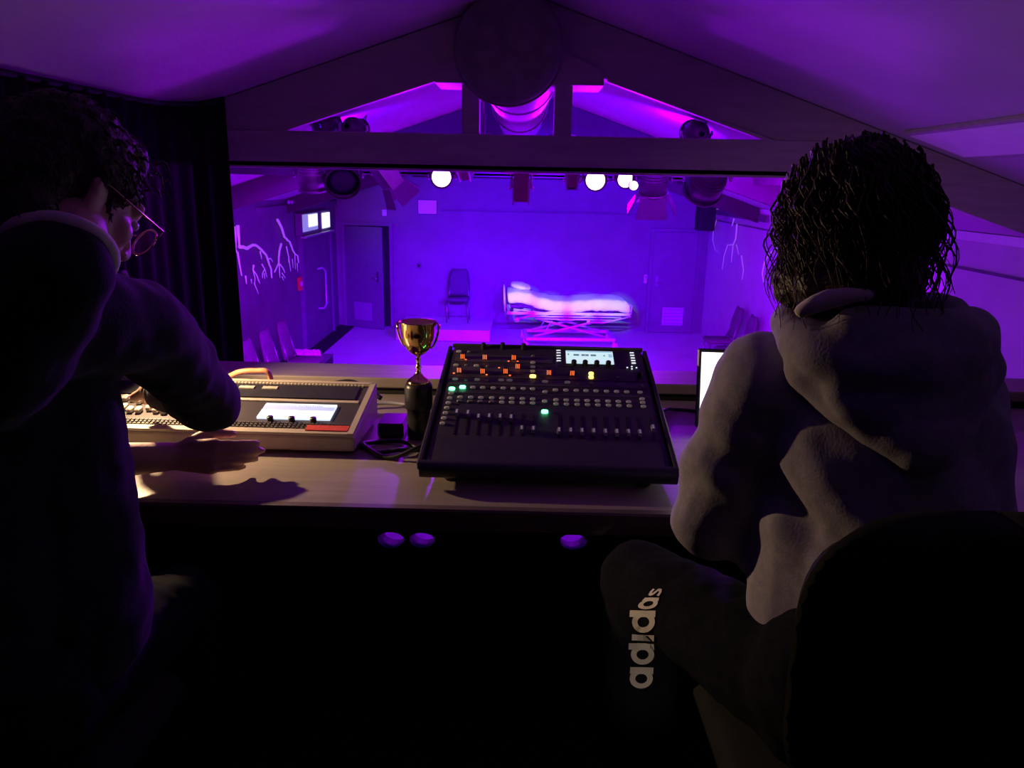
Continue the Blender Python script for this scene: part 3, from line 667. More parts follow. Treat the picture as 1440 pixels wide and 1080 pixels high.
spot('side_light', (1.36, 6.24, 2.84), (3.4, 9.5, 1.2), 1100, MAGENTA, 95, .8, .06)
spot('up_light', (-1.48, 6.12, 3.31), (-.6, 10, 3.35), L_UP, VIOLET, 120, .9, .05)
spot('up_light', (1.28, 6.12, 3.30), (.6, 10, 3.35), L_UP, VIOLET, 120, .9, .05)

# ================================================================== BOOTH: desk and what is on it
t = thing('control_desk', 'long laminate control desk with dark timber front edge', 'desk', (0, 2.08, BF))
MB().box((1.0, 2.1, DZ-.0175), (5.2, .94, .035)).build('worktop', 'desk', t, world=True, bevel=.003)
MB().rbox((1.0, 1.622, DZ-.028), (5.2, .028, .056), .005).build('front_edge', 'desk_edge', t, world=True)
for x in (-1.55, .9, 3.5): MB().box((x, 2.1, (BF+DZ)/2-.02), (.05, .8, DZ-BF-.035)).build('support_panel', 'black', t, world=True)

# --- digital mixing console ------------------------------------------------
AL = math.asin(.3044)
MXO = Vector((.076, 1.754, 2.235))
t = thing('mixing_console', 'black digital mixing console with lit buttons and small screen', 'mixer', (MXO.x, MXO.y, DZ), R(-1.0))
def mp(u, v, h=0.0): return Vector((u, v*math.cos(AL)-h*math.sin(AL), MXO.z-DZ+v*math.sin(AL)+h*math.cos(AL)))
W0, W1, LN = .306, .290, .575
m = MB(); zb = .012
b4 = [(-W0, 0, zb+.016), (W0, 0, zb+.016), (W1, LN*math.cos(AL)+.02, zb), (-W1, LN*math.cos(AL)+.02, zb)]
t4 = [tuple(mp(-W0, 0, -.004)), tuple(mp(W0, 0, -.004)), tuple(mp(W1, LN, -.004)), tuple(mp(-W1, LN, -.004))]
m.hexa(b4, t4); m.build('body', 'mixer', t, bevel=.008)
m = MB(); rows = []
for a_ in [-90+20*k for k in range(10)]:
    rows.append([(x, -.012-.022*math.cos(R(a_)), .046+.022*math.sin(R(a_))) for x in (-W0-.004, -.15, 0, .15, W0+.004)])
m.grid(rows); m.build('front_lip', 'mixer', t, True)
rotA = Matrix.Rotation(AL, 3, 'X')
MB().box(mp(0, LN/2, 0), (2*W1-.012, LN-.01, .006), rotA).build('top_panel', 'mixer_panel', t)
for s in (-1, 1):
    m = MB(); q = [mp(s*W0, -.005, .004), mp(s*(W0+.014), -.005, .004), mp(s*(W1+.012), LN, .004), mp(s*W1, LN, .004)]
    p = [mp(s*W0, -.005, -.02), mp(s*(W0+.014), -.005, -.02), mp(s*(W1+.012), LN, -.05), mp(s*W1, LN, -.05)]
    m.hexa([tuple(x) for x in p], [tuple(x) for x in q]); m.build('side_trim', 'mixer', t, bevel=.004)
MB().box(mp(0, LN+.003, .002), (2*W1, .010, .012), rotA).build('rear_trim', 'lampblack', t, bevel=.002)
for x in (-.24, .24):
    for y in (.04, .48): MB().lathe([(.016, 0), (.018, .004), (.018, .03)], 14, (x, y, 0)).build('foot', 'rubber', t, True)
for (u, v, wd, hh, mt_) in [(-.13, .50, .29, .04, 'mixer_strip'), (-.13, .435, .29, .04, 'mixer_strip'), (0, .37, .56, .028, 'mixer_strip'), (.13, .515, .20, .098, 'mixer'), (0, .312, .56, .004, 'mixer_strip'), (0, .395, .56, .003, 'mixer_strip')]:
    MB().box(mp(u, v, .0035), (wd, hh, .002), rotA).build('panel_strip', mt_, t)
BTN = {}
def button(u, v, mt_, w_=.0145, h=.0095, name='button', th=.006):
    key = (mt_, w_, h, th)
    if key not in BTN: BTN[key] = MB().rbox((0, 0, th/2), (w_, h, th), .0022).mesh(name, M[mt_])
    o = link(name, BTN[key], t); o.location = mp(u, v, .003); o.rotation_euler = (AL, 0, 0); return o
for u in (-.209, -.181, -.152, -.124, -.096, -.068, -.042): button(u, .337, 'btn')
button(-.267, .327, 'green', .017, .0125, 'lit_button'); button(-.238, .337, 'green', .017, .0125, 'lit_button'); button(-.008, .226, 'green', .018, .0135, 'lit_button')
for u in (-.240, -.211, -.183, -.153, -.125, -.098, -.069, -.041): button(u, .286, 'btn')
for u in (-.240, -.211, -.183, -.153, -.125, -.098, -.069, -.041): button(u, .266, 'btn' if u > -.13 else 'btn_dim')
for k in range(7): button(-.267-.0013*k, .304-.024*k, 'btn', .014)
for u in (.022, .051, .08, .107, .135, .164, .192, .22, .257): button(u, .335, 'btn')
for u in (.023, .051, .08, .108, .136, .165, .193, .221): button(u, .285, 'btn'); button(u, .265, 'btn')
for v in (.301, .283, .264): button(.259, v, 'btn')
button(-.007, .324, 'btn'); button(-.008, .277, 'btn')
for u, v in ((-.263, .379), (-.2, .378), (-.132, .379), (-.108, .379), (-.007, .377), (.056, .376)): button(u, v, 'btn', .0165)
for u, v in ((-.232, .374), (-.172, .374), (-.038, .372), (.085, .37), (.125, .372), (.2, .37), (.265, .369), (.201, .41), (-.043, .52)): button(u, v, 'btn_dim', .011, .007)
for u, v in ((-.267, .535), (-.268, .455), (-.208, .455)): button(u, v, 'btn', .016, .009)
for u, v in ((-.236, .535), (-.238, .455), (-.175, .452), (-.02, .452)): button(u, v, 'btn_dim', .011, .007)
for v in (.481, .456, .432): button(-.043, v, 'btn', .0145, .0095)
button(-.042, .404, 'yellow', .018, .013, 'lit_button')
button(.126, .427, 'yellow', .014, .013, 'lit_button'); button(.125, .408, 'yellow', .014, .013, 'lit_button')
for v in (.559, .544, .528, .512, .497): button(.034, v, 'led', .013, .004, 'indicator', .003)
for v in (.556, .541, .525, .510, .495): button(.2555, v, 'led', .013, .0032, 'indicator', .003)
for u, v in ((.234, .469), (.248, .475), (.247, .462), (.261, .469)): button(u, v, 'led', .005, .003, 'indicator', .003)
# rotary knobs with orange-lit skirts
KM = MB().lathe([(.009, 0), (.0095, .003), (.0075, .004), (.007, .017), (.0055, .0185)], 16).mesh('knob', M['knob'])
KL = MB()
for q in (-.0046, 0, .0046): KL.box((q, -.0072, .010), (.0018, .0016, .015))
KLM = KL.mesh('knob_light', M['orange'])
def knob(u, v, lit=True):
    o = link('knob', KM, t); o.location = mp(u, v, .003); o.rotation_euler = (AL, 0, 0)
    if lit:
        l = link('knob_light', KLM, o)
    return o
for u, v in ((-.252, .500), (-.186, .500), (-.1, .502), (-.255, .422), (-.187, .42), (-.121, .423), (-.087, .452), (.004, .422), (.071, .422)): knob(u, v)
for u, v in ((-.194, .563), (-.136, .567), (-.072, .565), (.265, .42)): knob(u, v, False)
for u, v in ((-.242, .49), (-.115, .487), (-.088, .487), (-.27, .412), (-.175, .408), (-.108, .408), (-.141, .448)): button(u, v, 'orange', .006, .004, 'indicator', .003)
# encoders in front of the screen, screen
MB().box(mp(.126, .517, .0045), (.147, .08, .003), rotA).build('screen_bezel', 'mixer', t)
sc = MB().box(mp(.126, .517, .007), (.141, .072, .003), rotA).build('screen', 'screen', t)
MB().box(mp(.126, .5475, .0087), (.139, .007, .0008), rotA).build('screen_bar', 'screen_bar', sc)
MB().box(mp(.188, .526, .0087), (.012, .02, .0008), rotA).build('screen_bar', 'screen_bar', sc)
for u, wd in ((.0865, .017), (.107, .011), (.1185, .010), (.1375, .016)): MB().box(mp(u, .527, .0088), (wd, .009, .0008), rotA).build('screen_block', 'screen_ink', sc)
MB().box(mp(.063, .530, .0088), (.004, .008, .0008), rotA).build('screen_block', 'screen_ink', sc)
MB().box(mp(.170, .526, .0088), (.005, .006, .0008), rotA).build('screen_block', 'screen_ink', sc)
for u in (.078, .111, .145, .179):
    o = link('encoder', MB().lathe([(.008, 0), (.0078, .014), (.006, .016)], 18).mesh('encoder', M['knob']), t); o.location = mp(u, .478, .003); o.rotation_euler = (AL, 0, 0)
# faders
FS = MB().box((0, 0, .0008), (.003, .098, .0016)).mesh('fader_slot', M['black'])
FC = MB()
FC.hexa([(-.005, -.011, .003), (.005, -.011, .003), (.005, .011, .003), (-.005, .011, .003)], [(-.0042, -.009, .013), (.0042, -.009, .013), (.0042, .009, .013), (-.0042, .009, .013)])
FCM = FC.mesh('fader_cap', M['fader'])
FLM = MB().box((0, -.0015, .0135), (.0036, .016, .0012)).mesh('fader_line', M['fader_mark'])
for u, v in ((-.241, .204), (-.211, .201), (-.182, .185), (-.154, .188), (-.125, .188), (-.096, .186), (-.067, .138), (-.037, .137), (.029, .134), (.059, .134), (.088, .134), (.118, .134), (.148, .134), (.177, .134), (.207, .135), (.236, .135), (.272, .158)):
    o = link('fader_slot', FS, t); o.location = mp(u, .165, .003); o.rotation_euler = (AL, 0, 0)
    c = link('fader_cap', FCM, t); c.location = mp(u, v, .003); c.rotation_euler = (AL, 0, 0)
    link('fader_line', FLM, c)

# --- lighting console (left) -------------------------------------------------
CX0, CX1, CY0, CY1 = -1.27, -.445, 1.955, 2.275
t = thing('lighting_console', 'beige lighting desk with glowing screen under the left man\'s arm', 'console', (-.85, CY0, DZ), R(-1.0))
LC = Vector((-.85, CY0, DZ)); hw = (CX1-CX0)/2
z0, z1, dpt = .052, .112, CY1-CY0
m = MB(); m.hexa([(-hw, 0, .008), (hw, 0, .008), (hw, dpt, .008), (-hw, dpt, .008)], [(-hw, 0, z0), (hw, 0, z0), (hw, dpt, z1), (-hw, dpt, z1)]); m.build('body', 'beige', t, bevel=.008)
B2 = math.atan((z1-z0)/dpt); rB = Matrix.Rotation(B2, 3, 'X')
def lp(u, v, h=0): return Vector((u, v*math.cos(B2)-h*math.sin(B2), z0+v*math.sin(B2)+h*math.cos(B2)))
LV = dpt/math.cos(B2)
MB().box(lp(0, LV*.52, .001), (2*hw-.035, LV*.86, .004), rB).build('recess_panel', 'beige_dark', t)
MB().box(lp(0, LV*.975, .004), (2*hw-.01, .014, .012), rB).build('rear_lip', 'beige', t)
MB().box(lp(hw-.010, LV*.5, .004), (.016, LV, .012), rB).build('side_lip', 'beige', t)
MB().box(lp(0, .012, .004), (2*hw-.01, .022, .008), rB).build('front_lip', 'beige', t)
MB().box(lp(.02, LV*.60, .004), (2*hw-.10, .014, .006), rB).build('divider', 'beige', t)
MB().box(lp(.0, LV*.78, .004), (2*hw-.09, LV*.26, .006), rB).build('display_glass', 'mixer', t)
for x in (.03, .10): MB().box(lp(x, LV*.83, .008), (.045, .016, .004), rB).build('caption_plate', 'key', t)
scx = (-.625+.85)
s2 = MB().box(lp(scx, LV*.385, .006), (.205, LV*.265, .006), rB).build('screen', 'cscreen', t)
MB().box(lp(scx, LV*.43, .0095), (.203, LV*.07, .001), rB).build('screen_band', 'cscreen_band', s2)
for k in range(26):
    u = scx-.094+.0062*k; MB().box(lp(u, LV*(.478+.006*math.sin(k*1.9)), .0096), (.0045, LV*.028*(.6+.4*random.random()), .001), rB).build('screen_text', 'cscreen_band', s2)
for k in range(3): MB().tube([lp(scx-.06+k*.06, LV*.215, .004), lp(scx-.06+k*.06, LV*.215, .018)], .009, 12).build('encoder', 'knob', t, True)
m = MB()
for r_ in range(3):
    for k in range(64): m.box(lp(-hw+.05+k*.0118, LV*(.10+.034*r_), .006), (.0072, .006, .005), rB)
stuff(m.build('keypad', 'key_dark', t))
m = MB()
for k in range(70): m.box(lp(-hw+.04+k*.0108, LV*.925, .007), (.005, .008, .006), rB)
stuff(m.build('rear_key_row', 'key', t))
FB = MB().rbox((0, 0, .008), (.016, .024, .014), .003).mesh('slider', M['key'])
for r_ in range(2):
    for k in range(12):
        o = link('slider', FB, t); o.location = lp(-hw+.05+k*.024, LV*(.33+.18*r_)+.01*math.sin(k*2+r_), .003); o.rotation_euler = (B2, 0, 0)
MB().box(lp(.335, LV*.085, .0095), (.115, LV*.085, .003), rB).build('red_label', 'redlabel', t)
for x in (-hw+.05, hw-.05):
    for y in (.04, dpt-.04): MB().lathe([(.014, 0), (.015, .01)], 12, (x, y, 0)).build('foot', 'rubber', t, True)

# --- trophy -----------------------------------------------------------------
t = thing('trophy_cup', 'shiny gold trophy cup with two handles on a black plinth', 'trophy', (-.285, 2.115, DZ))
c0 = Vector((-.285, 2.115, DZ))
MB().lathe([(.032, 0), (.034, .004), (.034, .060), (.033, .085), (.038, .088), (.040, .094), (.040, .150), (.037, .160), (.033, .163)], 36, c0).build('plinth', 'plinth', t, True, True)
MB().lathe([(.033, .163), (.033, .167), (.027, .174), (.016, .182), (.008, .192), (.006, .204), (.010, .209), (.006, .214), (.0055, .226), (.009, .231), (.0055, .236), (.007, .242), (.020, .249), (.033, .262), (.042, .282), (.047, .305), (.050, .337), (.052, .340), (.049, .340), (.046, .305), (.040, .280), (.028, .262), (.005, .256)], 40, c0).build('cup', 'gold', t, True, True)
for s in (-1, 1):
    MB().tube([c0+Vector((s*x, -.01*s*1.0, z)) for x, z in ((.046, .330), (.055, .340), (.060, .332), (.058, .312), (.052, .290), (.044, .272), (.036, .266))], [.003, .004, .0042, .0038, .0036, .0034, .003], 8).build('handle', 'gold', t, True, True)
# cables, box beside it
t = thing('junction_box', 'small dark box beside the trophy plinth', 'box', (-.365, 2.15, DZ))
MB().rbox((-.365, 2.15, DZ+.022), (.075, .11, .044), .006).build('case', 'plinth', t, world=True)
MB().box((-.365, 2.094, DZ+.022), (.04, .004, .018)).build('plate', 'mixer_strip', t, world=True)
def cable(pts, r, label, mt='cable'):
    P = [Vector(p) for p in pts]; q = []
    for i in range(len(P)-1):
        a, b, c, d = P[max(i-1, 0)], P[i], P[i+1], P[min(i+2, len(P)-1)]
        for k in range(8):
            s = k/8; q.append(.5*((2*b)+(c-a)*s+(2*a-5*b+4*c-d)*s*s+(3*b-a-3*c+d)*s**3))
    q.append(P[-1]); o = MB().tube(q, r, 8).build('cable', mt, None, True); return tag(o, label, 'cable')
z = DZ+.006
cable([(-.44, 2.02, z), (-.38, 1.96, z), (-.32, 1.95, z+.012), (-.27, 1.99, z), (-.33, 2.04, z+.006), (-.40, 2.04, z), (-.42, 1.98, z+.014), (-.34, 1.92, z), (-.26, 1.93, z+.03), (-.235, 1.98, z+.03)], .006, 'black cable tangled on the desk between console and mixer')
cable([(-.43, 2.32, DZ+.055), (-.52, 2.34, DZ+.10), (-.60, 2.33, DZ+.09), (-.64, 2.32, DZ+.06), (-.64, 2.38, DZ+.006)], .008, 'thick black cable arching up behind the lighting console')
cable([(-.20, 2.42, z), (-.30, 2.40, z), (-.42, 2.44, z), (-.55, 2.42, z), (-.75, 2.46, z)], .006, 'grey cable lying along the back of the desk', 'fader')
cable([(-.93, 2.36, DZ+.10), (-.88, 2.34, DZ+.125), (-.83, 2.34, DZ+.13), (-.79, 2.35, DZ+.118), (-.80, 2.40, DZ+.01)], .009, 'orange cable looped behind the lighting console', 'cable_orange')
cable([(.42, 2.30, z), (.47, 2.36, z+.02), (.52, 2.44, z), (.60, 2.42, z)], .005, 'thin black cable between the mixer and the laptop')

# --- laptop -------------------------------------------------------------------
t = thing('laptop_computer', 'open laptop with white screen in front of the person in the hoodie', 'laptop', (.70, 2.1, DZ), R(-3))
MB().rbox((0, -.02, .011), (.34, .235, .018), .006).build('base', 'laptop', t)
m = MB()
for r_ in range(5):
    for k in range(14): m.box((-.14+k*.0215, .055-.021*r_, .0215), (.017, .016, .003))
stuff(m.build('keyboard', 'mixer', t))
rL = Matrix.Rotation(R(-14), 3, 'X'); hinge = Vector((0, .10, .02))
def sp(u, v, h=0): return hinge+rL @ Vector((u, -h, v))
MB().rbox(sp(0, .118), (.345, .009, .236), .004, rL).build('lid', 'laptop', t)
s3 = MB().box(sp(0, .122, .0052), (.322, .002, .206), rL).build('screen', 'lscreen', t)
MB().box(sp(.02, .105, .0066), (.25, .001, .11), rL).build('screen_panel', 'lgrey', s3)
for k in range(6): MB().box(sp(-.06+.01*(k % 2), .145-.016*k, .0074), (.06, .001, .005), rL).build('screen_text', 'lscreen', s3)
dL = bpy.data.lights.new('laptop_light', 'AREA'); dL.shape = 'RECTANGLE'; dL.size = .30; dL.size_y = .19; dL.energy = 0.7; dL.color = (1, .93, .88)
oL = bpy.data.objects.new('laptop_light', dL); COL.objects.link(oL); oL.location = (.70, 2.18, DZ+.14); oL.rotation_euler = Vector((0, -1, .05)).to_track_quat('-Z', 'Z').to_euler()

# --- warm gooseneck desk lamp (behind the left man) ---------------------------
LP = Vector((-1.12, 2.12, 2.56))
t = thing('desk_lamp', 'small warm gooseneck lamp behind the left man, over the lighting desk', 'lamp', (-1.22, 2.42, DZ))
MB().lathe([(.05, 0), (.05, .012), (.02, .02)], 20, (-1.22, 2.42, DZ)).build('base', 'black', t, True, True)
MB().tube([(-1.22, 2.42, DZ+.02), (-1.23, 2.42, DZ+.25), (-1.21, 2.36, DZ+.40), (-1.16, 2.24, DZ+.445), (LP.x, LP.y, LP.z+.075)], .007, 8).build('gooseneck', 'black', t, True, True)
MB().lathe([(.006, .075), (.016, .07), (.055, .044), (.075, .025)], 24, LP, cap=True).build('shade', 'black', t, True, True)
MB().ell(LP+Vector((0, 0, .026)), (.009, .009, .010), None, 12, 8).build('bulb', 'warm', t, True, True)
spot('desk_lamp_light', LP, LP+Vector((.8, -.10, -.50)), L_DESK*1.25, (1.0, .66, .36), 143, .5, .016)

# --- unseen fill lamp added behind the camera to light the trouser lettering --------------------
t = thing('fill_lamp', 'small fill lamp added on the rear wall of the booth', 'lamp', (.15, Y0, 2.2))
MB().rbox((.15, Y0+.03, 2.3), (.12, .05, .16), .01).build('wall_plate', 'black', t, world=True)
MB().lathe([(.03, -.06), (.05, -.02), (.055, .05)], 20, (.15, Y0+.11, 2.3), cap=False).build('shade', 'black', t, True, True, solid=.003)
MB().ell((.15, Y0+.11, 2.3), (.02, .02, .03), None, 12, 8).build('bulb', 'fill_bulb', t, True, True)
spot('fill_lamp_light', (.15, Y0+.2, 2.3), (.25, 1.35, 2.0), L_FILL, (1.0, .78, .56), 5.0, .5, .03)

# ================================================================== PEOPLE
def frame(c, yaw, pitch, roll=0):
    """local x right, y forward (face), z up; yaw>0 turns to the right seen from behind"""
    return Matrix.Translation(c) @ Matrix.Rotation(-yaw, 4, 'Z') @ Matrix.Rotation(-pitch, 4, 'X') @ Matrix.Rotation(roll, 4, 'Y')
def head_shapes(m, H):
    m.M = H
    m.ell((0, -.014, .032), (.076, .096, .086)); m.ell((0, .028, -.028), (.063, .070, .090)); m.ell((0, .048, -.088), (.040, .040, .030))
    for s in (-1, 1):
        m.cap((s*.052, .012, -.055), (s*.028, .058, -.092), .020, .016)          # jaw line
        m.ell((s*.042, .058, -.024), (.024, .022, .022))                            # cheek
        m.cap((s*.014, .088, .020), (s*.046, .070, .022), .012, .011)              # brow
        m.ell((s*.074, -.010, -.014), (.008, .018, .030), Matrix.Rotation(s*R(16), 3, 'Z'))   # ear
        m.ell((s*.078, -.016, .000), (.0065, .015, .016), Matrix.Rotation(s*R(22), 3, 'Z'))
        m.ell((s*.075, -.003, -.040), (.007, .009, .011))
        m.ell((s*.010, .104, -.036), (.010, .010, .008))                            # nostril wing
    m.cap((0, .092, .012), (0, .112, -.030), .009, .013); m.cap((-.02, .088, -.066), (.02, .088, -.066), .008)
    m.cap((-.015, .086, -.078), (.015, .086, -.078), .008)
    m.M = Matrix.Identity(4)
def face_parts(t, H):
    for s in (-1, 1):
        m = MB(); m.M = H; m.ell((s*.031, .083, .002), (.0125, .0095, .0085)); e = m.build('eye', 'eye', t, True, True)
        m = MB(); m.M = H; m.ell((s*.031, .0905, .001), (.0052, .003, .0052)); m.build('iris', 'iris', e, True, False)
        e2 = COL.objects[-1] if False else None
    m = MB(); m.M = H; m.cap((-.018, .094, -.068), (.018, .094, -.068), .005); m.cap((-.013, .093, -.076), (.013, .093, -.076), .005); m.build('lips', 'lip', t, True, True)
def hand_shapes(m, wrist, fwd, upv, curl=.35, side=1, spread=.0):
    """palm plus five fingers; fwd along the fingers, upv towards the thumb, the palm faces fwd x upv * side"""
    f = Vector(fwd).normalized(); u = Vector(upv); u = (u-f*u.dot(f)).normalized(); p = f.cross(u)*side
    W_ = Vector(wrist); tips = []
    m.cap(W_-f*.02, W_+f*.02, .026, .026)
    for k in range(4):
        o = .027-.0175*k
        m.cap(W_+f*.012+u*o*.6, W_+f*(.085-.004*abs(k-1))+u*o, .016, .0135)
    m.cap(W_+f*.03, W_+f*.07, .022, .018)
    lens_ = [(.040, .025, .021), (.044, .028, .023), (.041, .026, .022), (.032, .020, .018)]
    for k in range(4):
        o = .027-.0175*k; q = W_+f*(.088-.004*abs(k-1))+u*(o); pts = [q]; a = curl*(.6+.12*k)
        d = f
        for j, L in enumerate(lens_[k]):
            a2 = a*(j+.7); d = (f*math.cos(a2)+p*math.sin(a2)+u*(spread*(1.5-k)*.1)).normalized(); q = q+d*L; pts.append(q)
        r0 = .0095 if k < 3 else .0082
        m.chain(pts, [r0*1.1, r0, r0*.93, r0*.8], 10); tips.append((pts[-1], d, k))
    b = W_+f*.022+u*.022+p*.010; th = [b, b+f*.030+u*.020+p*.012, b+f*.062+u*.026+p*.016, b+f*.090+u*.024+p*.020]
    m.chain(th, [.0165, .0135, .0110, .0088], 10); tips.append((th[-1], (th[-1]-th[-2]).normalized(), 4))
    return f, u, p, tips
def nails(t, tips, back):
    for q, d, k in tips:
        b = Vector(back); b = (b-d*b.dot(d)).normalized(); s = b.cross(d)
        rot = Matrix((d, s, b)).transposed()
        MB().ell(q+b*.0072-d*.001, (.0065, .0048, .0016), rot, 10, 6).build('fingernail', 'nail', t, True, True)

def wrinkle(sc, am):
    return lambda c, n: am*(noise.noise(Vector((c.x*sc, c.y*sc, c.z*sc*1.8)))+.5*noise.noise(c*sc*2.3))

# ---------------- left man --------------------------------------------------
HL = at(98, 270, 1.09); FL = frame(HL, R(24), R(36))
t = thing('person', 'man in dark navy jumper and glasses leaning over the lighting desk', 'person', (-.82, 1.05, BF))
ns = at(88, 332, 1.03)
RS, LS, UB = Vector((-.635, 1.25, 2.662)), Vector((-.985, 1.02, 2.650)), Vector((-.695, .99, 2.725))
RE, LE = Vector((-.665, 1.585, 2.435)), Vector((-1.08, 1.50, 2.30))
RW, LW = Vector((-.93, 1.87, 2.37)), Vector((-.825, 1.735, 2.246))
HP = Vector((-.83, 1.00, 2.14))
b = MB(); head_shapes(b, FL)
b.chain([FL @ Vector((0, -.03, -.06)), ns, UB+Vector((.01, .03, -.01))], [.056, .056, .060])
b.chain([LS, UB, RS], [.062, .080, .062])
b.chain([(RS+LS)/2+Vector((0, -.02, -.06)), (-.83, 1.06, 2.42), HP], [.13, .125, .14])
b.chain([RS, RE, RW], [.052, .042, .030]); b.chain([LS, LE, LE.lerp(LW, .6), LW], [.052, .046, .042, .034])
fR = hand_shapes(b, RW, (-.35, .9, -.25), (-.9, -.3, .2), .5, -1)
HS = Matrix.Translation(LW) @ Matrix.Scale(1.14, 4) @ Matrix.Translation(-LW); b.M = HS
f_, u_, p_, tipsL = hand_shapes(b, LW, (1, .12, -.03), (0.05, .25, 1), .42, -1)
b.M = Matrix.Identity(4); tipsL = [(HS @ q, d, k) for q, d, k in tipsL]
KR, KL_ = Vector((-.70, 1.44, 2.03)), Vector((-.98, 1.42, 2.03))
for hp, kn, ft in ((HP+Vector((.10, 0, -.02)), KR, Vector((-.70, 1.36, 1.54))), (HP+Vector((-.10, 0, -.02)), KL_, Vector((-.99, 1.35, 1.54)))):
    b.chain([hp, kn, ft], [.085, .058, .040]); b.cap(ft, ft+Vector((0, .13, -.05)), .04, .03)
blob_obj('body', b, 'skin', t, .0045, 5, .5)
nails(t, [x for x in tipsL if x[2] in (0, 1)], Vector((0, -1, .35))); nails(t, [x for x in tipsL if x[2] == 4], Vector((.1, -.5, 1)))
face_parts(t, FL)
NX0 = (HL-ns).normalized()
j = MB()
j.chain([LS+Vector((0, 0, -.005)), UB+Vector((0, 0, -.002)), RS+Vector((0, 0, -.005))], [.080, .100, .078])
j.chain([ns-NX0*.062, UB+Vector((-.02, 0, -.05))], [.072, .115])
j.chain([(RS+LS)/2+Vector((0, -.03, -.07)), (-.82, 1.07, 2.45), (-.82, 1.02, 2.25), HP+Vector((0, 0, .0))], [.155, .155, .16, .16])
j.cap((-.76, 1.14, 2.56), (-.735, 1.10, 2.20), .13, .14); j.cap((-.90, 1.10, 2.56), (-.92, 1.06, 2.20), .12, .13)
j.chain([RS, RS.lerp(RE, .55), RE+Vector((0, -.005, -.005)), RE.lerp(RW, .45), RW.lerp(RE, .18)], [.078, .072, .068, .055, .043])
j.chain([LS, LE, LE.lerp(LW, .66)], [.078, .062, .046])
blob_obj('jumper', j, 'jumper', t, .009, 8, .5, wrinkle(11, .006))
c = MB()
for k in range(24):
    a = 2*PI*k/24; a2 = 2*PI*(k+1)/24
    NX = (HL-ns).normalized(); NA = NX.orthogonal().normalized(); NB = NX.cross(NA)
    def cp(a): return ns-NX*.030+(NA*math.cos(a)+NB*math.sin(a))*.060
    c.cap(cp(a), cp(a2), .013, None, 8)
blob_obj('tee_collar', c, 'tee', t, .005, 3)
h = MB(); h.M = FL
h.ell((0, -.022, .036), (.082, .100, .088)); h.ell((0, -.055, -.005), (.076, .062, .075)); h.ell((0, .024, .080), (.060, .056, .038)); h.cap((-.05, -.06, -.065), (.05, -.06, -.065), .030)
for s in (-1, 1): h.ell((s*.066, .004, .030), (.022, .050, .036)); h.ell((s*.078, -.012, .020), (.014, .024, .018)); h.cap((s*.074, .012, .01), (s*.074, .016, -.022), .006)
h.M = Matrix.Identity(4)
hair = blob(h, .006, 3, .5, lambda c, n: .006*noise.noise(c*55)+.004*noise.noise(c*120))
hm = MB(); hm.v = [v.co.copy() for v in hair.vertices]; hm.f = [tuple(p.vertices) for p in hair.polygons]
cand = [(v.co.copy(), v.normal.copy()) for v in hair.vertices]; random.shuffle(cand)
crown = FL @ Vector((0, -.06, .1)); fwdL = (FL.to_3x3() @ Vector((0, 1, 0)))
for co, no in cand[:900]:
    tang = (co-crown); tang = tang-no*tang.dot(no); tang = tang.normalized() if tang.length > 1e-4 else no
    d = (no*.28+tang*.9+Vector((random.uniform(-.2, .2), random.uniform(-.2, .2), random.uniform(-.2, .2)))).normalized(); L = random.uniform(.006, .013)
    hm.tube([co-no*.003, co+d*L*.5, co+d*L+Vector((0, 0, -.003))], [.0022, .0016, .0004], 4, False)
for k in range(26):
    a = FL @ Vector((random.uniform(-.045, .07), .075+random.uniform(-.01, .015), .085+random.uniform(-.03, .02)))
    d = (FL.to_3x3() @ Vector((random.uniform(-.3, .6), .8, random.uniform(-.6, .3)))).normalized(); L = random.uniform(.010, .026)
    hm.tube([a, a+d*L*.5+Vector((0, 0, .004)), a+d*L-Vector((0, 0, .006))], [.0022, .0016, .0004], 4, False)
ho = hm.build('hair', 'hair_dark', t, True, True)
# trousers, shoes
tr = MB()
for s, kn, ft in ((1, KR, Vector((-.70, 1.36, 1.54))), (-1, KL_, Vector((-.99, 1.35, 1.54)))):
    tr.chain([HP+Vector((s*.08, 0, -.03)), kn, ft+Vector((0, 0, .03))], [.115, .078, .062])
tr.cap(HP+Vector((-.06, -.02, 0)), HP+Vector((.06, -.02, 0)), .145)
blob_obj('trousers', tr, 'hoodie_dark', t, .012, 5, .5, wrinkle(20, .006))
for ft in (Vector((-.70, 1.36, 1.50)), Vector((-.99, 1.35, 1.50))):
    s_ = MB(); s_.cap(ft+Vector((0, -.03, -.015)), ft+Vector((0, .15, -.03)), .048, .038); s_.box(ft+Vector((0, .05, -.06)), (.085, .25, .02)); blob_obj('shoe', s_, 'shoe', t, .008, 3)
# glasses
g = thing('eyeglasses', 'thin gold wire glasses on the face of the man on the left', 'glasses', FL @ Vector((0, .1, 0)))
for s in (-1, 1):
    lc = Vector((s*.034, .112, -.008)); ring = []
    for k in range(25):
        a = 2*PI*k/24; ring.append(FL @ (lc+Vector((.025*math.cos(a), -.004*s*math.cos(a)*s, .0215*math.sin(a)))))
    MB().tube(ring, .0017, 6).build('rim', 'glassframe', g, True, True)
    m = MB(); m._add(ring[:-1]+[FL @ lc], [(i, (i+1) % 24, 24) for i in range(24)]); m.build('lens', 'lensglass', g, True, True)
    MB().tube([FL @ Vector((s*.060, .108, -.002)), FL @ Vector((s*.079, .098, .004)), FL @ Vector((s*.083, .02, .006)), FL @ Vector((s*.083, -.008, .008)), FL @ Vector((s*.080, -.020, -.004))], .0017, 6).build('temple', 'glassframe', g, True, True)
MB().tube([FL @ Vector((-.010, .112, .002)), FL @ Vector((0, .118, .006)), FL @ Vector((.010, .112, .002))], .0015, 6).build('bridge', 'glassframe', g, True, True)

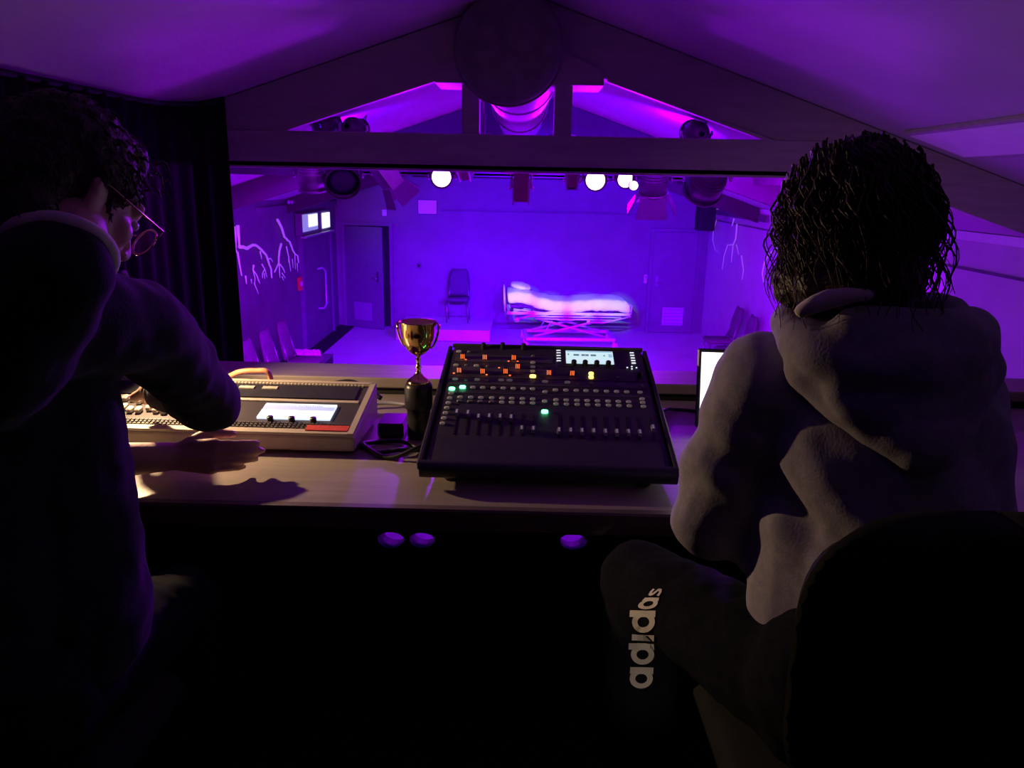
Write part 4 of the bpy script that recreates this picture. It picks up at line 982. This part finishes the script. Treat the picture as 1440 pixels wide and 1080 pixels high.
# ---------------- right person ----------------------------------------------
HR = Vector((.488, 1.19, 2.842)); FR = frame(HR, R(-8), R(14))
t = thing('person', 'person with long curly brown hair in a grey hoodie, seen from behind', 'person', (.56, 1.05, BF))
ns = Vector((.525, 1.15, 2.70))
LS, RS = Vector((.395, 1.20, 2.600)), Vector((.690, 1.18, 2.570))
LE, RE = Vector((.362, 1.29, 2.325)), Vector((.75, 1.35, 2.32))
LW, RW = Vector((.55, 1.80, 2.250)), Vector((.80, 1.80, 2.250))
HP = Vector((.58, 1.07, 2.14))
b = MB(); head_shapes(b, FR)
b.chain([FR @ Vector((0, -.03, -.06)), ns, ns+Vector((.02, -.02, -.06))], [.052, .055, .07])
b.chain([LS, (RS+LS)/2+Vector((0, -.02, .02)), RS], [.058, .08, .058])
b.chain([(RS+LS)/2+Vector((0, -.02, -.06)), (.59, 1.14, 2.42), HP+Vector((0, .04, 0))], [.11, .09, .11])
b.chain([RS, RE, RW], [.050, .040, .028]); b.chain([LS, LE, LW], [.050, .040, .028])
hand_shapes(b, LW, (.15, 1, -.10), (1, -.15, .1), .35, 1); hand_shapes(b, RW, (-.15, 1, -.10), (-1, -.15, .1), .35, -1)
KLr, KRr = Vector((.265, 1.48, 2.09)), Vector((.78, 1.42, 2.04))
FTl, FTr = Vector((.275, 1.24, 1.53)), Vector((.80, 1.36, 1.54))
for hp, kn, ft in ((HP+Vector((-.10, 0, -.02)), KLr, FTl), (HP+Vector((.10, 0, -.02)), KRr, FTr)):
    b.chain([hp, kn, ft], [.085, .058, .040]); b.cap(ft, ft+Vector((0, .13, -.05)), .04, .03)
blob_obj('body', b, 'skin', t, .005, 5, .5)
face_parts(t, FR)
j = MB()
j.chain([LS, (RS+LS)/2+Vector((0, -.03, .01)), RS], [.080, .10, .080])
j.chain([(RS+LS)/2+Vector((0, -.03, -.07)), (.590, 1.13, 2.45), (.590, 1.11, 2.25), HP+Vector((.01, .02, -.02))], [.145, .145, .150, .16])
j.cap((.52, 1.19, 2.54), (.525, 1.17, 2.20), .115, .125); j.cap((.455, 1.24, 2.50), (.455, 1.26, 2.30), .075, .080); j.cap((.64, 1.15, 2.52), (.66, 1.12, 2.18), .12, .13)
j.chain([LS, LS.lerp(LE, .5), LE, LE.lerp(LW, .5), LW.lerp(LE, .1)], [.084, .086, .080, .062, .042])
j.cap(LS+Vector((.05, -.03, -.02)), LS.lerp(LE, .45)+Vector((.06, -.03, 0)), .075, .065)
j.chain([RS, RS.lerp(RE, .5), RE, RE.lerp(RW, .5), RW.lerp(RE, .1)], [.080, .076, .070, .058, .040])
def hood_disp(c, n):
    a = .006*noise.noise(Vector((c.x*9, c.y*9, c.z*6)))+.0015*noise.noise(c*30)
    a += .010*math.sin(c.z*46+c.x*30+2*noise.noise(c*7))*max(0, 1-abs(c.z-2.42)/.16)*(1 if c.x < .52 else .4)
    return a
hd = blob_obj('hoodie', j, 'hoodie', t, .009, 6, .5, hood_disp)
h = MB()                                                             # hood lying round the neck and on the back
for k in range(28):
    a = PI*.10+2*PI*.88*k/28
    def hp_(a):
        bk = max(0, -math.sin(a)); return Vector((.530+.125*math.cos(a), 1.135+.095*math.sin(a), 2.712-.045*bk+.010*math.cos(a)))
    a2 = PI*.10+2*PI*.88*(k+1)/28; bk = max(0, -math.sin(a))
    h.cap(hp_(a), hp_(a2), .030+.022*bk, None, 10)
h.ell((.545, 1.045, 2.635), (.120, .046, .080), Matrix.Rotation(R(-14), 3, 'X')); h.cap((.47, 1.06, 2.70), (.60, 1.06, 2.70), .045); h.cap((.43, 1.10, 2.64), (.56, 1.02, 2.555), .040, .045); h.cap((.66, 1.09, 2.65), (.57, 1.02, 2.555), .040, .045)
blob_obj('hood', h, 'hoodie', t, .008, 7, .5, wrinkle(13, .005))
c = MB(); cpts = [Vector((.425, 1.115, 2.722)), at(1122, 446, 1.055), at(1140, 437, 1.05), at(1160, 430, 1.05), at(1186, 425, 1.055), at(1215, 424, 1.06)]
c.chain([p+Vector((-.004, -.02, .012)) for p in cpts], [.008, .010, .013, .014, .012, .008])
blob_obj('tee_collar', c, 'tee', t, .005, 3)
# curly hair: scalp mass, then locks
h = MB(); h.M = FR
h.ell((0, -.020, .035), (.086, .108, .092)); h.ell((-.008, -.050, -.04), (.090, .075, .095)); h.ell((-.035, -.045, -.085), (.072, .065, .055)); h.ell((.022, -.045, -.08), (.066, .065, .055))
for s in (-1, 1): h.cap((s*.070, .0, .03), (s*.078-.008, .0, -.095), .028, .026)
h.ell((0, .04, .085), (.066, .055, .038)); h.M = Matrix.Identity(4)
hair = blob(h, .006, 3, .5, lambda c, n: .010*noise.noise(c*28)+.006*noise.noise(c*70))
hm = MB(); hm.v = [v.co.copy() for v in hair.vertices]; hm.f = [tuple(p.vertices) for p in hair.polygons]
for k in range(560):
    az = random.uniform(-PI*1.12, PI*.12) if k % 5 else random.choice((-PI*.02, -PI*.98))+random.uniform(-.3, .3)
    el = random.uniform(-.2, 1.2); rr = random.uniform(.97, 1.06)
    st = Vector((.092*math.cos(az)*math.cos(el)*rr, -.022+.112*math.sin(az)*math.cos(el)*rr, .035+.094*math.sin(el)*rr))
    L = random.uniform(.08, .20); n = 16; pts = []; ph = random.random()*6; tw = random.uniform(55, 95)
    out = Vector((math.cos(az), math.sin(az), 0)); cr = random.uniform(.005, .012)
    for i in range(n+1):
        s = i/n; d = s*L
        spread_ = min(d*.25, .016)+.009*math.sin(s*3+ph)
        zz = st.z-d*(.55+.45*s)
        rad_ = max(0, 1-max(0, (st.z-.035))/.094*.0)
        base = Vector((st.x, st.y, zz))+out*spread_
        # keep the lock outside the head mass
        q = Vector((base.x/.090, (base.y+.03)/.108, 0)); ql = q.length
        need = math.sqrt(max(0, 1-min(1, abs(base.z-.02)/.10)**2)) if base.z > .02 else .98
        if ql < need and ql > 1e-3: base.x *= need/ql; base.y = (base.y+.03)*need/ql-.03
        side = Vector((-out.y, out.x, 0)); a = tw*d+ph; g_ = min(1, s*3)
        pts.append(FR @ (base+(out*math.cos(a)+side*math.sin(a))*cr*g_))
    if min(p.z for p in pts) < 2.66: pts = [p if p.z > 2.66 else Vector((p.x, p.y, 2.66+.2*(p.z-2.66))) for p in pts]
    r0 = random.uniform(.0013, .0028); hm.tube(pts, [r0*(1-.75*i/n) for i in range(n+1)], 5, False)
hm.build('hair', 'hair_brown', t, True, True)
# trousers with the lettering down the left lower leg
tr = MB()
tr.chain([HP+Vector((-.08, 0, -.03)), KLr, FTl+Vector((0, 0, .03))], [.115, .082, .066]); tr.chain([HP+Vector((.08, 0, -.03)), KRr, FTr+Vector((0, 0, .03))], [.115, .082, .066])
tr.cap(HP+Vector((-.06, -.02, 0)), HP+Vector((.06, -.02, 0)), .15)
trm = blob(tr, .010, 5, .5, wrinkle(18, .005)); bvh = BVHTree.FromPolygons([v.co.copy() for v in trm.vertices], [tuple(p.vertices) for p in trm.polygons])
trm.materials.append(M['hoodie_dark']); trm.transform(ROOTM[t.name].inverted()); trm.polygons.foreach_set('use_smooth', [True]*len(trm.polygons)); tro = link('trousers', trm, t)
def ring_letter(x0, stem, n=28, Rr=.5, ri=.26):
    """bowl with a stem at its right; x along reading, y letter-up; unit = x-height"""
    polys = []
    cx, cy = x0+.48, .5
    for k in range(n):
        a, a2 = 2*PI*k/n, 2*PI*(k+1)/n
        polys.append([(cx+Rr*math.cos(a)*.96, cy+Rr*math.sin(a)), (cx+Rr*math.cos(a2)*.96, cy+Rr*math.sin(a2)), (cx+ri*math.cos(a2)*.9, cy+ri*math.sin(a2)), (cx+ri*math.cos(a)*.9, cy+ri*math.sin(a))])
    sx0, sx1 = x0+.70, x0+1.0
    for k in range(6):
        y0_, y1_ = stem*k/6, stem*(k+1)/6; polys.append([(sx0, y0_), (sx1, y0_), (sx1, y1_), (sx0, y1_)])
    return polys
def bar_letter(x0, hgt):
    return [[(x0, hgt*k/4), (x0+.28, hgt*k/4), (x0+.28, hgt*(k+1)/4), (x0, hgt*(k+1)/4)] for k in range(4)]
def s_letter(x0):
    P = [(x0+.62, .86), (x0+.40, .94), (x0+.18, .86), (x0+.16, .68), (x0+.36, .54), (x0+.58, .40), (x0+.56, .18), (x0+.34, .07), (x0+.08, .15)]
    out = []
    for i in range(len(P)-1):
        a, b_ = Vector(P[i]), Vector(P[i+1]); d = (b_-a).normalized(); nn = Vector((-d.y, d.x))*.11; e = d*.03
        out.append([tuple(a-nn-e), tuple(b_-nn+e), tuple(b_+nn+e), tuple(a+nn-e)])
    return out
LET = [('letter_a', ring_letter(0, 1.0)), ('letter_d', ring_letter(1.12, 1.12)), ('letter_i', bar_letter(2.24, 1.0)), ('letter_d', ring_letter(2.62, 1.12)), ('letter_a', ring_letter(3.74, 1.0)), ('letter_s', s_letter(4.85))]
text_a, text_b = at(901, 968, 1.30), at(907, 858, 1.30)
ax = (text_b-text_a); unit = ax.length/3.62; ax.normalize()
for nm, polys in LET:
    lm = MB()
    for pl in polys:
        q = []
        for x, y in pl:
            fold = 1 if x < 3.6 else max(.45, 1-(x-3.6)*.35)
            xx = x if x < 3.6 else 3.6+(x-3.6)*.5
            p = text_a+ax*(unit*xx)+Vector((-1, 0, 0))*(y-.5)*unit*fold*.92+Vector((.012*max(0, x-3.6), 0, 0))
            src = CAM.lerp(p, .6); dirn = (p-src).normalized()
            hit, nn, _, _ = bvh.ray_cast(src, dirn, 2.0)
            q.append((hit+nn*.0022) if hit else p)
        n0 = len(lm.v); lm.v += q; lm.f.append(tuple(range(n0, n0+len(q))))
    inv = ROOTM[t.name].inverted(); lm.v = [inv @ p for p in lm.v]
    lm.build(nm, 'letter', tro, True)
for ft in (FTl+Vector((0, 0, -.035)), FTr+Vector((0, 0, -.04))):
    s_ = MB(); s_.cap(ft+Vector((0, -.03, -.015)), ft+Vector((0, .15, -.03)), .048, .038); s_.box(ft+Vector((0, .05, -.06+.045-.01)), (.085, .25, .02)); blob_obj('shoe', s_, 'shoe', t, .008, 3)

# ---------------- seats ------------------------------------------------------
def office_chair(x, y, label, back):
    t = thing('office_chair' if back else 'bar_stool', label, 'chair' if back else 'stool', (x, y, BF))
    MB().rbox((0, 0, .555), (.46, .44, .07), .03).build('seat', 'mesh_black', t, True)
    MB().tube([(0, 0, .10), (0, 0, .52)], .028, 14).build('gas_column', 'metal', t, True)
    for k in range(5):
        a = 2*PI*k/5+.3; MB().tube([(0, 0, .11), (.26*math.cos(a), .26*math.sin(a), .065)], [.03, .018], 8).build('base_arm', 'black', t, True)
        MB().lathe([(.01, -.02), (.03, -.018), (.03, .018), (.01, .02)], 14, (.26*math.cos(a), .26*math.sin(a), .03), 'X').build('castor', 'rubber', t, True)
    if back:
        rows = []
        for k in range(25):
            a = -PI/2+PI*k/24; v = math.copysign(abs(math.sin(a))**.55, math.sin(a)); f = (v+1)/2; z = .66+.43*f
            hw_ = max(.002, .225*abs(math.cos(a))**.5)*(.9+.1*f)
            rows.append([(u*hw_, -.22-.04*f+.05*u*u, z) for u in [-1+2*i/14 for i in range(15)]])
        MB().grid(rows).build('backrest', 'mesh_black', t, True, solid=.03)
        MB().tube([(0, -.1, .53), (0, -.25, .56), (0, -.28, .78)], .02, 10).build('back_stem', 'black', t, True)
    return t
office_chair(.57, 1.06, 'black office chair with rounded back under the person in the hoodie', True)
office_chair(-.83, 1.03, 'black swivel stool under the man on the left', False)
